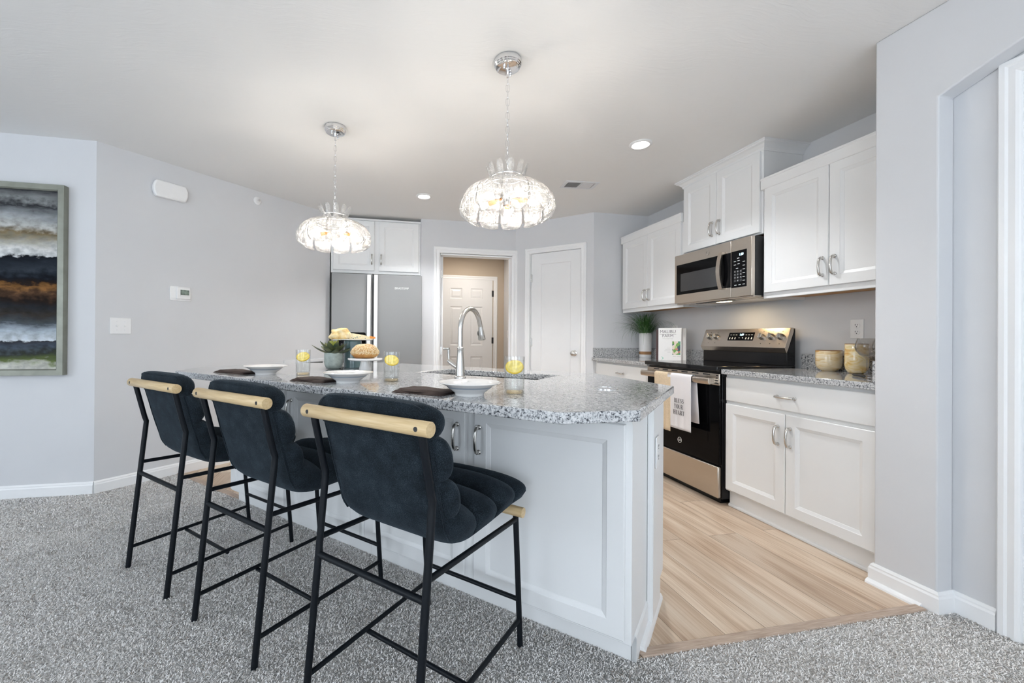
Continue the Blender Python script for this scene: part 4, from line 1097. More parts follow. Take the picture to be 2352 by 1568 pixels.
# ------------------------------------------------------------------ counter stools
def lerp(a, b, f): return a + (b - a) * f
def path_at(pts, f):
    """point at arc fraction f along a polyline of 2-D points"""
    d = [0.0]
    for i in range(1, len(pts)): d.append(d[-1] + math.dist(pts[i - 1], pts[i]))
    t = f * d[-1]
    for i in range(1, len(pts)):
        if t <= d[i] or i == len(pts) - 1:
            u = 0 if d[i] == d[i - 1] else (t - d[i - 1]) / (d[i] - d[i - 1])
            return (lerp(pts[i - 1][0], pts[i][0], u), lerp(pts[i - 1][1], pts[i][1], u))

def stool(label, s):
    r = thing('counter_stool', label, 'stool', isl(s, -.44), ISL_R, 'channel-tufted counter stools along the island')
    hx = .2065
    for sx in (-1, 1):
        MB().tube([(sx * hx, -.285, .004), (sx * hx, -.219, .660), (sx * hx, -.217, .682), (sx * hx, -.224, .704), (sx * hx, -.262, .866)], .0108, 14).build('leg', M['frame'], r, smooth=50)
    for sx in (-1, 1):
        MB().tube([(sx * hx, .293, .004), (sx * hx, .251, .484)], .0100, 14).build('leg', M['frame'], r, smooth=50)
    for sx in (-1, 1):
        MB().tube([(sx * hx, -.233, .490), (sx * hx, .251, .468)], .0085, 12).build('seat_rail', M['frame'], r, smooth=50)
        MB().tube([(sx * hx, -.275, .098), (sx * hx, .285, .104)], .0078, 12).build('foot_rail', M['frame'], r, smooth=50)
    MB().tube([(-hx, -.241, .440), (hx, -.241, .440)], .0095, 12).build('stretcher', M['frame'], r, smooth=50)
    MB().tube([(-hx, .277, .178), (hx, .277, .178)], .0080, 12).build('stretcher', M['frame'], r, smooth=50)
    MB().tube([(-hx, -.038, .090), (hx, -.038, .090)], .0080, 12).build('stretcher', M['frame'], r, smooth=50)
    bk = MB().tube([(-.239, 0, 0), (-.2385, 0, 0), (-.237, 0, 0), (.237, 0, 0), (.2385, 0, 0), (.239, 0, 0)], [.0165, .0185, .0195, .0195, .0185, .0165], 28).build('back_bar', M['bar_wood'], r, smooth=40, loc=(0, -.266, .873))
    for sx in (-1, 1):
        MB().lathe([(0, .0012), (.0062, .0012), (.0062, -.004)], 14, Matrix.Translation((sx * hx, -.0186, .001)) @ Matrix.Rotation(R_(90), 4, 'X')).build('screw_hole', M['black_matte'], bk)
    MB().tube([(-.237, 0, 0), (-.2365, 0, 0), (.2365, 0, 0), (.237, 0, 0)], [.0155, .0172, .0172, .0155], 24).build('front_bar', M['bar_wood'], r, smooth=40, loc=(0, .250, .497))
    # cushion: seven rolled channels in one upholstered shell
    o = .44
    nt = [(-.684, .921), (-.637, .838), (-.591, .717), (-.562, .606), (-.458, .574), (-.336, .576), (-.213, .580), (-.122, .531)]
    hts = [.050, .047, .048, .045, .048, .051, .054]
    bks = [[(-.688, .914), (-.681, .875), (-.673, .835)], [(-.673, .835), (-.657, .775), (-.643, .718)], [(-.643, .718), (-.628, .665), (-.612, .612)],
           [(-.612, .612), (-.606, .588), (-.598, .566), (-.586, .546), (-.570, .530), (-.552, .518), (-.532, .510), (-.505, .5055), (-.47, .504)], [(-.47, .504), (-.345, .507)], [(-.345, .507), (-.22, .515)], [(-.22, .515), (-.150, .519), (-.126, .526)]]
    NU = 12; NV = 40
    secs = []
    for i in range(7):
        a, b = nt[i], nt[i + 1]; d = (b[0] - a[0], b[1] - a[1]); ln = math.hypot(*d); nn = (-d[1] / ln, d[0] / ln)
        if i >= 3 or True:
            # outward = away from the back path
            mb_ = path_at(bks[i], .5); mid = ((a[0] + b[0]) / 2, (a[1] + b[1]) / 2)
            if (mid[0] - mb_[0]) * nn[0] + (mid[1] - mb_[1]) * nn[1] < 0: nn = (-nn[0], -nn[1])
        for k in range(NU + (1 if i == 6 else 0)):
            th = PI * k / NU; f = (1 - math.cos(th)) / 2; bul = math.sin(th)
            fp = (a[0] + d[0] * f + nn[0] * hts[i] * bul ** .85, a[1] + d[1] * f + nn[1] * hts[i] * bul ** .85)
            bp2 = path_at(bks[i], f)
            end = 1.0
            if i == 0: end = .80 + .20 * math.sin(PI / 2 * min(1, f * 1.8)) ** .7
            if i == 6: end = 1.0 - .16 * max(0, (f - .35) / .65) ** 2
            secs.append((bp2, fp, (.2045 + .0275 * bul ** .7) * end, .2020 if i else None))
    cm = MB(); vs = []; ncs = len(secs)
    for (b_, f_, hw, hb) in secs:
        for v in range(NV):
            a = 2 * PI * v / NV; c, s_ = math.cos(a), math.sin(a)
            ex = 2 / 2.7 if s_ >= 0 else 2 / 6.0
            q = .5 + .5 * math.copysign(abs(s_) ** ex, s_)
            q0 = max(0.0, q); hh = hw if hb is None else lerp(min(hb, hw), hw, min(1, q0 * 2.4))
            x = hh * math.copysign(abs(c) ** ex, c)
            vs.append((x, lerp(b_[0], f_[0], q0) + o, lerp(b_[1], f_[1], q0)))
    fs = [(i * NV + v, i * NV + (v + 1) % NV, (i + 1) * NV + (v + 1) % NV, (i + 1) * NV + v) for i in range(ncs - 1) for v in range(NV)]
    fs += [tuple(range(NV))[::-1], tuple((ncs - 1) * NV + v for v in range(NV))]
    cm.add(vs, fs)
    cu = cm.build('cushion', M['fabric'], r, smooth=80)
    bp3 = [p for seg in bks for p in seg[:-1]][::1]
    ptsL = [(-.2005, p[0] + o + .010, p[1] + (.004 if p[0] > -.6 else 0)) for p in bp3 if p[0] < -.578 and p[1] < .90]
    pts = ptsL[::-1] + [(-.198, -.687 + o + .010, .898), (-.184, -.690 + o + .008, .913), (-.160, -.690 + o + .008, .920), (-.10, -.690 + o + .003, .924), (0, -.690 + o + .002, .9245), (.10, -.690 + o + .003, .924), (.160, -.690 + o + .008, .920), (.184, -.690 + o + .008, .913), (.198, -.687 + o + .010, .898)] + [(-x, y, z) for x, y, z in ptsL]
    a, b = pts[0], pts[-1]
    pts = [(a[0] * .93, a[1] + .012, a[2] + .008)] + pts + [(b[0] * .93, b[1] + .012, b[2] + .008)]
    MB().tube(pts, [.001] + [.0042] * (len(pts) - 2) + [.001], 8).build('piping', M['fabric'], cu, smooth=60)
    return r
stool('nearest charcoal channel-tufted counter stool, in front of the right-hand island doors', -.5595)
stool('middle charcoal channel-tufted counter stool between the other two', -1.240)
stool('farthest charcoal channel-tufted counter stool, nearest the thermostat wall', -1.898)

# ------------------------------------------------------------------ pendants
PET = [(.0985, 1.926, .007), (.0970, 1.922, .0135), (.092, 1.908, .0180), (.085, 1.888, .0190), (.0785, 1.870, .0195), (.0790, 1.852, .0210), (.088, 1.839, .0290), (.112, 1.832, .0420), (.145, 1.824, .0510), (.180, 1.806, .0555), (.208, 1.776, .0580),
       (.223, 1.742, .0590), (.225, 1.714, .0580), (.217, 1.692, .0540), (.200, 1.677, .0460), (.185, 1.669, .0330), (.180, 1.667, .0180)]
def petal_mesh():
    m = MB(); nv = 10
    def fn(u, v):
        k = u * (len(PET) - 1); i = min(int(k), len(PET) - 2); f = k - i
        r, z, hw = (lerp(PET[i][j], PET[i + 1][j], f) for j in range(3))
        wv = 2 * v - 1; ph = wv * hw / max(r, .105)
        rip = .0022 * noise.noise(Vector((u * 11, wv * 5, 3.1))) * (1 if .03 < u < .97 else 0)
        rr = r + rip + .006 * (1 - wv * wv) * (1 if u > .35 else .3)
        return (rr * math.cos(ph), rr * math.sin(ph), z + rip)
    m.grid(fn, 40, nv)
    return m
petal0 = None
def pendant(label, x, y, rz):
    global petal0
    r = thing('pendant_light', label, 'pendant light', (x, y, CE), rz, 'glass petal pendants over the island')
    dz = -CE
    T = Matrix.Translation((0, 0, dz))
    MB().lathe([(0, -.0005), (.0645, -.0005), (.0660, -.004), (.0660, -.024), (.062, -.027), (.062, -.031), (.058, -.034), (.058, -.038), (.050, -.042), (.012, -.043), (.010, -.047), (.0065, -.049), (.0065, -.085), (0, -.086)], 40).build('canopy', M['chrome'], r, smooth=30)
    fm = MB()
    for sx, sy in ((-.030, .018), (.026, -.022)): fm.lathe([(.004, -.041), (.0075, -.045), (.0045, -.050), (.0065, -.055), (.004, -.060), (0, -.061)], 14, Matrix.Translation((sx, sy, 0)))
    fm.build('canopy_screws', M['chrome'], r, smooth=50)
    ch = MB(); z = -.083; k = 0
    while z > -.560:
        L_ = .040 if k % 2 == 0 else .036; w_ = .0085
        pts = []
        for j in range(16):
            a = 2 * PI * j / 16; px_ = w_ * math.cos(a); pz_ = (L_ / 2 - w_) * (1 if math.sin(a) > 0 else -1) + w_ * math.sin(a)
            if abs(math.sin(a)) < 1e-6: pz_ = 0
            pts.append((px_, 0, z - L_ / 2 + pz_) if k % 2 == 0 else (0, px_, z - L_ / 2 + pz_))
        ch.tube(pts, .0017, 6, closed=True); z -= L_ - .0045; k += 1
    ch.build('chain', M['chrome'], r, smooth=60)
    MB().tube([(.002, .002, -.08), (.005, -.003, -.2), (-.004, .003, -.33), (.004, .002, -.45), (0, 0, -.59)], .0016, 6).build('cord', M['chrome'], r, smooth=60)
    MB().lathe([(0, 1.885), (.008, 1.882), (.008, 1.83), (.014, 1.826), (.014, 1.80), (.024, 1.795), (.026, 1.760), (.020, 1.750), (.020, 1.735), (0, 1.735)], 20, T).build('stem', M['chrome'], r, smooth=30)
    MB().tube([(.0775 * math.cos(2 * PI * k / 40), .0775 * math.sin(2 * PI * k / 40), 1.870 + dz) for k in range(40)], .0028, 8, closed=True).build('top_ring', M['chrome'], r, smooth=60)
    MB().tube([(.120 * math.cos(2 * PI * k / 40), .120 * math.sin(2 * PI * k / 40), 1.822 + dz) for k in range(40)], .0028, 8, closed=True).build('lower_ring', M['chrome'], r, smooth=60)
    for k in range(5):
        a = 2 * PI * (k + .25) / 5; c, s_ = math.cos(a), math.sin(a)
        am = MB().tube([(.02 * c, .02 * s_, 1.775 + dz), (.06 * c, .06 * s_, 1.768 + dz)], .006, 10); am.tube([(.058 * c, .058 * s_, 1.768 + dz), (.100 * c, .100 * s_, 1.760 + dz)], .0125, 14)
        am.build('socket_arm', M['amber_rim'] if k % 2 else M['nickel'], r, smooth=50)
        MB().tube([(.100 * c, .100 * s_, 1.760 + dz), (.108 * c, .108 * s_, 1.758 + dz), (.120 * c, .120 * s_, 1.756 + dz), (.132 * c, .132 * s_, 1.753 + dz), (.142 * c, .142 * s_, 1.7515 + dz), (.147 * c, .147 * s_, 1.751 + dz)], [.008, .010, .015, .0165, .012, .003], 10).build('bulb', M['bulb'], r, smooth=80)
    MB().cyl((0, 0, 1.736 + dz), (0, 0, 1.712 + dz), .0125, n=16).build('bottom_socket', M['amber_rim'], r, smooth=40)
    MB().tube([(0, 0, 1.712 + dz), (0, 0, 1.706 + dz), (0, 0, 1.694 + dz), (0, 0, 1.683 + dz), (0, 0, 1.676 + dz), (0, 0, 1.674 + dz)], [.008, .013, .0168, .015, .009, .002], 12).build('bulb', M['bulb'], r, smooth=80)
    for k in range(11):
        if petal0 is None:
            pm = petal_mesh(); pm.v = [(a, b, c + dz) for a, b, c in pm.v]
            p = pm.build('glass_petal', M['petal'], r, smooth=70, solid=.005); petal0 = p
        else:
            p = petal0.copy(); C.objects.link(p); p.parent = r
        p.rotation_euler = (0, 0, 2 * PI * k / 11)
    return r
pendant('nearer, larger-looking glass petal pendant, hanging in front of the hall doorway', .596, 1.924, R_(-97))
pendant('farther glass petal pendant, hanging in front of the cabinet over the refrigerator', -.292, 2.768, R_(-80))

def downlight(label, x, y):
    r = thing('recessed_light', label, 'ceiling light', (x, y, CE), 0, 'recessed ceiling lights')
    MB().lathe([(.050, 0), (.075, 0), (.076, -.003), (.072, -.007), (.058, -.010), (.050, -.004)], 36, closed=True).build('trim_ring', M['white_plastic'], r, smooth=40)
    MB().lathe([(0, -.003), (.0505, -.003), (.0505, -.001), (0, -.001)], 32).build('lens', M['can_glow'], r)
    light('recessed_lamp_light', 'SPOT', (0, 0, -.02), 48, (.97, .985, 1.0), (0, 0, 0), .05, parent=r, spot=R_(125))
    return r
downlight('recessed ceiling light right of the nearer pendant, beside the air vent', 1.750, 2.557)
downlight('recessed ceiling light between the two pendants, in front of the refrigerator', .396, 3.930)
light('hall_lamp', 'AREA', (1.3, 5.9, 2.40), 8.0, (1.0, .92, .82), (0, 0, 0), .3, .3)

r = thing('ceiling_vent', 'white louvred air vent in the ceiling right of the nearer pendant', 'vent', (1.695, 3.345, CE), R_(-5))
vm = MB()
vm.box(-.150, .150, -.082, -.058, -.006, -.0005).box(-.150, .150, .058, .082, -.006, -.0005).box(-.150, -.120, -.058, .058, -.006, -.0005).box(.120, .150, -.058, .058, -.006, -.0005).box(-.006, .006, -.058, .058, -.006, -.0005)
vm.build('frame', M['vent'], r, bevel=.0015)
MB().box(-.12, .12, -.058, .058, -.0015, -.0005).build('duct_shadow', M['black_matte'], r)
sm = MB()
for k in range(10):
    for sg in (-1, 1):
        xx = sg * (.014 + k * .0105)
        sm.box(-.0042, .0042, -.058, .058, -.0006, .0006, Matrix.Translation((xx, 0, -.0042)) @ Matrix.Rotation(R_(35 * sg), 4, 'Y'))
sm.build('louvres', M['vent'], r)

# ------------------------------------------------------------------ things on the walls
WL = dict(rz=R_(45))
def on_left(u, z, off=0.0):
    p = Vector((LX, LY, 0)) + B_ * u + Vector((S2, -S2, 0)) * off
    return (p.x, p.y, z)
def rounded(w, h, rr, n=8, dx=0, dz=0):
    out = []
    for cx, cz, a0 in ((w / 2 - rr, h / 2 - rr, 0), (-w / 2 + rr, h / 2 - rr, 90), (-w / 2 + rr, -h / 2 + rr, 180), (w / 2 - rr, -h / 2 + rr, 270)):
        for k in range(n + 1): a = R_(a0 + 90 * k / n); out.append((dx + cx + rr * math.cos(a), dz + cz + rr * math.sin(a)))
    return out
r = thing('door_chime', 'white rounded door chime box high on the angled left wall', 'door chime', on_left(.440, 2.219), R_(45))
pl_ = []
w_, h_, bow = .238, .128, .018
for k in range(13): f = k / 12; pl_.append((-w_ / 2 + bow - bow * math.sin(PI * f) if False else w_ / 2 - bow + bow * math.sin(PI * f), -h_ / 2 + h_ * f))
for k in range(13): f = k / 12; pl_.append((-w_ / 2 + bow - bow * math.sin(PI * f), h_ / 2 - h_ * f))
MB().prism(pl_, -.042, -.001, 'y').build('cover', M['white_plastic'], r, bevel=.012, seg=4)
r = thing('sprinkler_head', 'small round white sprinkler high on the left wall near the ceiling', 'sprinkler', on_left(1.146, 2.348), R_(45))
TM = Matrix.Rotation(R_(90), 4, 'X')
MB().lathe([(0, 0.001), (.037, 0.001), (.038, .004), (.034, .009), (.024, .012), (.012, .014), (0, .014)], 28, TM).build('escutcheon', M['white_plastic'], r, smooth=40)
MB().tube([(0, -.014, 0), (0, -.026, 0), (0, -.028, 0), (0, -.036, 0)], [.006, .006, .011, .011], 12).build('nozzle', M['chrome'], r, smooth=40)
r = thing('thermostat', 'white thermostat with a small dark screen, above and right of the two-gang light switch', 'thermostat', on_left(.521, 1.432), R_(45))
MB().prism(rounded(.150, .115, .012), -.007, -.001, 'y').build('wall_plate', M['white_plastic'], r, bevel=.003)
MB().prism(rounded(.098, .094, .006, dx=.016, dz=.004), -.024, -.007, 'y').build('body', M['white_plastic'], r, bevel=.004)
MB().box(-.008, .054, -.0255, -.0238, -.022, .030).build('screen', M['screen'], r)
MB().box(-.008, .054, -.0258, -.0253, -.022, -.010).build('screen_bar', M['white_ink'], r)
r = thing('light_switch', 'white two-gang light switch low on the angled left wall', 'light switch', on_left(.141, 1.166), R_(45))
MB().box(-.0615, .0615, -.006, -.0005, -.058, .058).build('plate', M['white_plastic'], r, bevel=.004)
for sx in (-.023, .023):
    MB().box(sx - .005, sx + .005, -.016, -.006, -.005, .007, Matrix.Translation((0, 0, 0))).build('toggle', M['white_plastic'], r, bevel=.002)
sm = MB()
for sx in (-.023, .023):
    for sz in (-.030, .030): sm.lathe([(0, .0075), (.003, .007), (.003, .005)], 10, Matrix.Translation((sx, 0, sz)) @ TM)
sm.build('screws', M['vent'], r)
r = thing('return_grille', 'white return-air grille low on the left wall, top edge showing over the island', 'vent', on_left(1.665, .585), R_(45))
gm = MB(); w_, h_ = .485, .565
gm.box(-w_ / 2, w_ / 2, -.010, -.0005, h_ / 2 - .032, h_ / 2).box(-w_ / 2, w_ / 2, -.010, -.0005, -h_ / 2, -h_ / 2 + .032).box(-w_ / 2, -w_ / 2 + .032, -.010, -.0005, -h_ / 2 + .032, h_ / 2 - .032).box(w_ / 2 - .032, w_ / 2, -.010, -.0005, -h_ / 2 + .032, h_ / 2 - .032)
gm.build('frame', M['vent'], r, bevel=.002)
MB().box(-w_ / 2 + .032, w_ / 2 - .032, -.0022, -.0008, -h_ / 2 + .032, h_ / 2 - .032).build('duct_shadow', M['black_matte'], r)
lm = MB()
for k in range(28):
    zz = h_ / 2 - .046 - k * .0178
    lm.box(-w_ / 2 + .032, w_ / 2 - .032, -.0095, -.0005, -.0006, .0006, Matrix.Translation((0, .0, zz)) @ Matrix.Rotation(R_(0), 4, 'X') @ Matrix.Shear('XZ', 4, (0, 0)))
lm.build('louvres', M['vent'], r)

def duplex(r, plain_=False):
    MB().box(-.0365, .0365, -.006, -.0005, -.0595, .0595).build('plate', M['white_plastic'], r, bevel=.004)
    fm = MB(); dm = MB()
    for zz in (-.0205, .0205):
        fm.prism(rounded(.034, .029, .012, 6, 0, zz), -.0075, -.005, 'y')
        dm.box(-.0085, -.0060, -.0082, -.0074, zz - .001, zz + .0085).box(.0060, .0080, -.0082, -.0074, zz, zz + .0075)
        dm.lathe([(0, .0082), (.0028, .0082), (.0028, .0074)], 10, Matrix.Translation((0, 0, zz - .0075)) @ TM)
    fm.build('socket_face', M['white_plastic'], r, bevel=.0006); dm.build('slots', M['ink'], r)
    MB().lathe([(0, .008), (.003, .0075), (.003, .005)], 10, TM).build('screw', M['vent'], r)
r = thing('wall_outlet', 'white duplex outlet above the amber marbled pot', 'outlet', (XW, 2.001, 1.165), R_(-90)); duplex(r)
r = thing('wall_outlet', 'white outlet mostly hidden behind the upright cookbook', 'outlet', (XW, 3.602, 1.175), R_(-90)); duplex(r)
r = thing('wall_outlet', 'white outlet on the end panel of the island', 'outlet', isl(.0205, .292, .652), R_(45)); duplex(r)
r = thing('light_switch', 'white switch on the wall inside the hall, seen through the doorway', 'light switch', (2.0, 6.35, 1.165), R_(-90))
MB().box(-.036, .036, -.006, -.0005, -.058, .058).build('plate', M['white_plastic'], r, bevel=.003)
MB().box(-.005, .005, -.015, -.006, -.004, .008).build('toggle', M['white_plastic'], r)

r = thing('framed_painting', 'large abstract canvas of dark and rust bands in a champagne frame', 'painting', (-2.593, LY, .827))
w_, h_, fw_ = 1.0, 1.278, .042
FP = [(0, 0), (.045, 0), (.045, .034), (.036, .042), (0, .042)]   # (depth, inward)
fm = MB(); n = len(FP)
def fring(px_, pz_, dx, dz): return [(px_ + dx * b, -a - .001, pz_ + dz * b) for a, b in FP]
rings = [fring(-w_ / 2, 0, 1, 1), fring(w_ / 2, 0, -1, 1), fring(w_ / 2, h_, -1, -1), fring(-w_ / 2, h_, 1, -1)]
vs = [v for q in rings for v in q]; fs = []
for i in range(4):
    for j in range(n): fs.append((i * n + j, i * n + (j + 1) % n, ((i + 1) % 4) * n + (j + 1) % n, ((i + 1) % 4) * n + j))
fm.add(vs, fs); fm.build('frame', M['frame_silver'], r)
MB().box(-w_ / 2 + .040, w_ / 2 - .040, -.030, -.002, 0, h_ - .080).build('canvas', M['painting'], r, loc=(0, 0, .040))

# ------------------------------------------------------------------ things on the island
rng = random.Random(7)
Z = ZT + .0004
def soup_plate(label, s, t):
    r = thing('soup_plate', label, 'bowl', isl(s, t, Z), 0, 'rimmed soup plates on the island')
    outer = [(0, .004), (.042, .004), (.044, 0), (.049, 0), (.0495, .006), (.052, .010)]
    b1 = [(.052, .010), (.064, .018), (.073, .025)]
    b2 = [(.073, .025), (.076, .028), (.080, .031)]
    inner = [(.080, .031), (.092, .037), (.1035, .0415), (.1055, .0430), (.1040, .0445), (.092, .0405), (.078, .0350), (.068, .0260), (.058, .0170), (.045, .0110), (.02, .0095), (0, .0093)]
    MB().lathe(outer + b1[1:], 48).build('bowl', M['ceramic'], r, smooth=50)
    MB().lathe(b2, 48).build('band', M['ceramic_band'], r, smooth=50)
    MB().lathe(inner, 48).build('rim', M['ceramic'], r, smooth=50)
    mm = MB()
    for (x, y, a, b, q) in ((.012, .081, .0065, .0028, .5), (.020, .083, .005, .0018, -.4)):
        mm.lathe([(0, .0378), (1.0, .0376)], 10, Matrix.Translation((x, y, 0)) @ Matrix.Rotation(q, 4, 'Z') @ Matrix.Diagonal((a, b, 1, 1)))
    mm.build('printed_sprig', M['grey_ink'], r)
soup_plate('nearest white rimmed soup plate, beside the right-hand tumbler', -.471, -.305)
soup_plate('middle white rimmed soup plate, in front of the bun on its stand', -1.104, -.281)
soup_plate('farthest white rimmed soup plate, toward the left end of the island', -1.752, -.263)

def napkin(label, s0, s1, t, rot):
    r_ = Matrix.Rotation(rot, 4, 'Z')
    m = MB()
    w_, d_ = abs(s1 - s0), .115
    for layer, (dx, dy, z0) in enumerate(((0, 0, .0006), (.006, .004, .0070))):
        def top(u, v, sg):
            x = (u - .5) * w_ * (1 - .06 * layer) + dx; y = (v - .5) * d_ * (1 - .08 * layer) + dy
            edge = min(1, min(u, 1 - u, v, 1 - v) * 14)
            h = z0 + (.0066 + .0044 * math.sin(u * 9 + layer * 2 + v * 3) * (.3 + u * .2) + .004 * (u < .12) * (1 - u / .12)) * (sg > 0) * edge ** .5
            return (x, y + .004 * math.sin(u * 7 + layer), h)
        nu, nv = 22, 10
        vs = [top(i / nu, j / nv, 1) for i in range(nu + 1) for j in range(nv + 1)] + [top(i / nu, j / nv, -1) for i in range(nu + 1) for j in range(nv + 1)]
        K = (nu + 1) * (nv + 1); fs = []
        for i in range(nu):
            for j in range(nv):
                a = i * (nv + 1) + j; q = (a, a + nv + 1, a + nv + 2, a + 1)
                fs.append(q); fs.append(tuple(K + k for k in q[::-1]))
        m.add(vs, fs)
    o = m.build('cloth_napkin', M['napkin'], None, smooth=60, loc=isl((s0 + s1) / 2, t, Z), rot=(0, 0, ISL_R + rot))
    tag(o, label, 'napkin', 'brown napkins beside the plates')
napkin('dark brown folded napkin left of the nearest soup plate', -.735, -.530, -.345, R_(6))
napkin('dark brown folded napkin left of the middle soup plate', -1.362, -1.162, -.325, R_(6))
napkin('dark brown folded napkin left of the farthest soup plate', -2.075, -1.812, -.305, R_(4))

def tumbler(label, lem_label, s, t, rz):
    r = thing('drinking_glass', label, 'glass', isl(s, t, Z), rz, 'tumblers of lemon water')
    MB().lathe([(0, 0.0), (.0335, 0.0), (.0345, .002), (.0352, .128), (.0345, .1286), (.0338, .128), (.0333, .016), (0, .015)], 40).build('tumbler', M['glass'], r, smooth=40)
    MB().lathe([(0, .0015), (.031, .0015), (.0325, .006), (.0300, .0135), (0, .0145)], 32).build('thick_base', M['glass_base'], r, smooth=40)
    MB().lathe([(0, .0165), (.0328, .0165), (.0334, .1165), (.0322, .1155), (0, .1155)], 40).build('water', M['water'], r, smooth=40)
    L_ = thing('lemon_slice', lem_label, 'lemon slice', isl(s, t, Z + .092), rz, 'lemon slices in the water')
    T = Matrix.Translation((0, -.002, 0)) @ Matrix.Rotation(R_(43), 4, 'X') @ Matrix.Scale(1.10, 4)
    MB().lathe([(.0262, -.0028), (.0285, -.0022), (.0290, 0), (.0285, .0022), (.0262, .0028)], 36, T, closed=True).build('rind', M['lemon_rind'], L_, smooth=50)
    fm = MB().lathe([(0, -.0024), (.0262, -.0024), (.0262, .0024), (0, .0024)], 36, T); fm.build('flesh', M['lemon_pith'], L_)
tumbler('clear tumbler of lemon water nearest the right end of the island', 'lemon slice in the tumbler beside the nearest soup plate', -.367, -.177, R_(-20))
tumbler('clear tumbler of lemon water in front of the refrigerator, right of the bun', 'lemon slice in the tumbler right of the sesame bun', -.995, -.131, R_(10))
tumbler('clear tumbler of lemon water left of the potted succulent', 'lemon slice in the tumbler left of the succulent', -1.570, -.172, R_(0))

r = thing('potted_succulent', 'green succulent in a pale green round-bottomed pot on the island', 'plant', isl(-1.775, .185, Z))
MB().lathe([(0, 0), (.030, 0), (.044, .008), (.053, .026), (.0555, .05), (.0545, .098), (.0525, .100), (.0505, .098), (.050, .07), (0, .07)], 40).build('pot', M['pot'], r, smooth=40)
MB().lathe([(0, .088), (.04, .088), (.0503, .084)], 24).build('soil', M['napkin'], r)
def leaf(mb, az, el, ln, wd, z0, r0=.006, curl=.25):
    nu, nv = 8, 6
    d = Vector((math.cos(az), math.sin(az), 0)); side = Vector((-math.sin(az), math.cos(az), 0)); upv = Vector((0, 0, 1))
    def P(u, v, sg):
        e = el + curl * (u - .3)
        c = d * (r0 + ln * u * math.cos(e)) + upv * (z0 + ln * u * math.sin(e) - .10 * ln * u * u * 0)
        hw = wd * (math.sin(PI * min(1, u * .93 + .07)) ** .75) * (1 - .15 * u)
        wv = 2 * v - 1
        nrm = (upv * math.cos(e) - d * math.sin(e))
        th = .0022 * (1 - wv * wv) * math.sin(PI * min(1, u + .05)) + .0003
        return tuple(c + side * hw * wv + nrm * (.18 * hw * wv * wv + sg * th))
    vs = [P(i / nu, j / nv, 1) for i in range(nu + 1) for j in range(nv + 1)] + [P(i / nu, j / nv, -1) for i in range(nu + 1) for j in range(nv + 1)]
    K = (nu + 1) * (nv + 1); fs = []
    for i in range(nu):
        for j in range(nv):
            a = i * (nv + 1) + j; q = (a, a + nv + 1, a + nv + 2, a + 1)
            fs.append(q); fs.append(tuple(K + k for k in q[::-1]))
    mb.add(vs, fs)
lm = MB(); l2 = MB()
for ring, (cnt, el, ln, wd) in enumerate(((10, .22, .128, .022), (9, .55, .108, .024), (6, 1.0, .080, .021))):
    for k in range(cnt):
        leaf(lm if ring < 2 else l2, 2 * PI * (k + .37 * ring) / cnt + rng.uniform(-.12, .12), el + rng.uniform(-.12, .12), ln * rng.uniform(.85, 1.08), wd, .090 + ring * .006)
lm.build('outer_leaves', M['succulent'], r, smooth=60); l2.build('young_leaves', M['succulent_tip'], r, smooth=60)

def cam_right(p):
    d = Vector((p[0], p[1], 0)).normalized(); return math.atan2(-d.x, d.y)   # heading that makes local x point to the viewer's right
p = isl(-1.772, .332, Z)
r = thing('cake_stand', 'tall teal glazed cake stand with a thin plate, behind the succulent', 'cake stand', p)
MB().lathe([(0, 0), (.053, 0), (.0555, .003), (.0555, .165), (.053, .172), (.050, .175), (0, .175)], 44).build('pedestal', M['teal'], r, smooth=35)
MB().lathe([(0, .1755), (.122, .1755), (.1265, .178), (.127, .181), (.124, .1805), (.118, .179), (0, .179)], 48).build('plate', M['ceramic'], r, smooth=40)
az = cam_right(p)
def blob(name, label, cat, loc, rz, dims, mat, amp, fr, seed, flat=0.25):
    m = MB(); nu, nv = 40, 24; vs = []; fs = []
    for i in range(nv + 1):
        th = PI * i / nv
        for j in range(nu):
            ph = 2 * PI * j / nu
            d = Vector((math.sin(th) * math.cos(ph), math.sin(th) * math.sin(ph), math.cos(th)))
            k = 1 + amp * noise.fractal(d * fr + Vector((seed, 0, 0)), 1.0, 2.0, 4)
            q = Vector((d.x * dims[0], d.y * dims[1], d.z * dims[2])) * k
            if q.z < -dims[2] * (1 - flat): q.z = -dims[2] * (1 - flat)
            vs.append((q.x, q.y, q.z + dims[2] * (1 - flat)))
    for i in range(nv):
        for j in range(nu): fs.append((i * nu + j, (i + 1) * nu + j, (i + 1) * nu + (j + 1) % nu, i * nu + (j + 1) % nu))
    m.add(vs, fs)
    return m
bx = p + Vector((math.cos(az), math.sin(az), 0)) * -.072 + Vector((0, 0, .1795))
o = blob('', '', '', None, 0, (.066, .05, .046), None, .22, 1.8, 2.3, .42).build('bread_loaf', M['bread'], None, smooth=70, loc=bx, rot=(0, R_(-6), az))
tag(o, 'torn pale crusty bread on the left of the tall teal stand', 'bread')
cx_ = p + Vector((math.cos(az), math.sin(az), 0)) * .040 + Vector((0, 0, .1797))
r = thing('cheese_wedge', 'long veined cheese wedge with an orange rind tip on the tall teal stand', 'cheese', cx_, az)
MB().prism([(-.062, 0), (.085, 0), (.085, .014), (.02, .030), (-.062, .041)], -.030, .028, 'y').build('body', M['cheese'], r, bevel=.003)
MB().prism([(.066, .006), (.100, .006), (.100, .016), (.064, .0235)], -.031, .029, 'y').build('rind', M['cheese_rind'], r, bevel=.002)
vm = MB()
for k in range(12):
    xx = rng.uniform(-.05, .05); zz = rng.uniform(.005, .020); vm.ball((xx, -.0302, zz), .0022, 8, 5, (rng.uniform(1, 2.5), .3, .7))
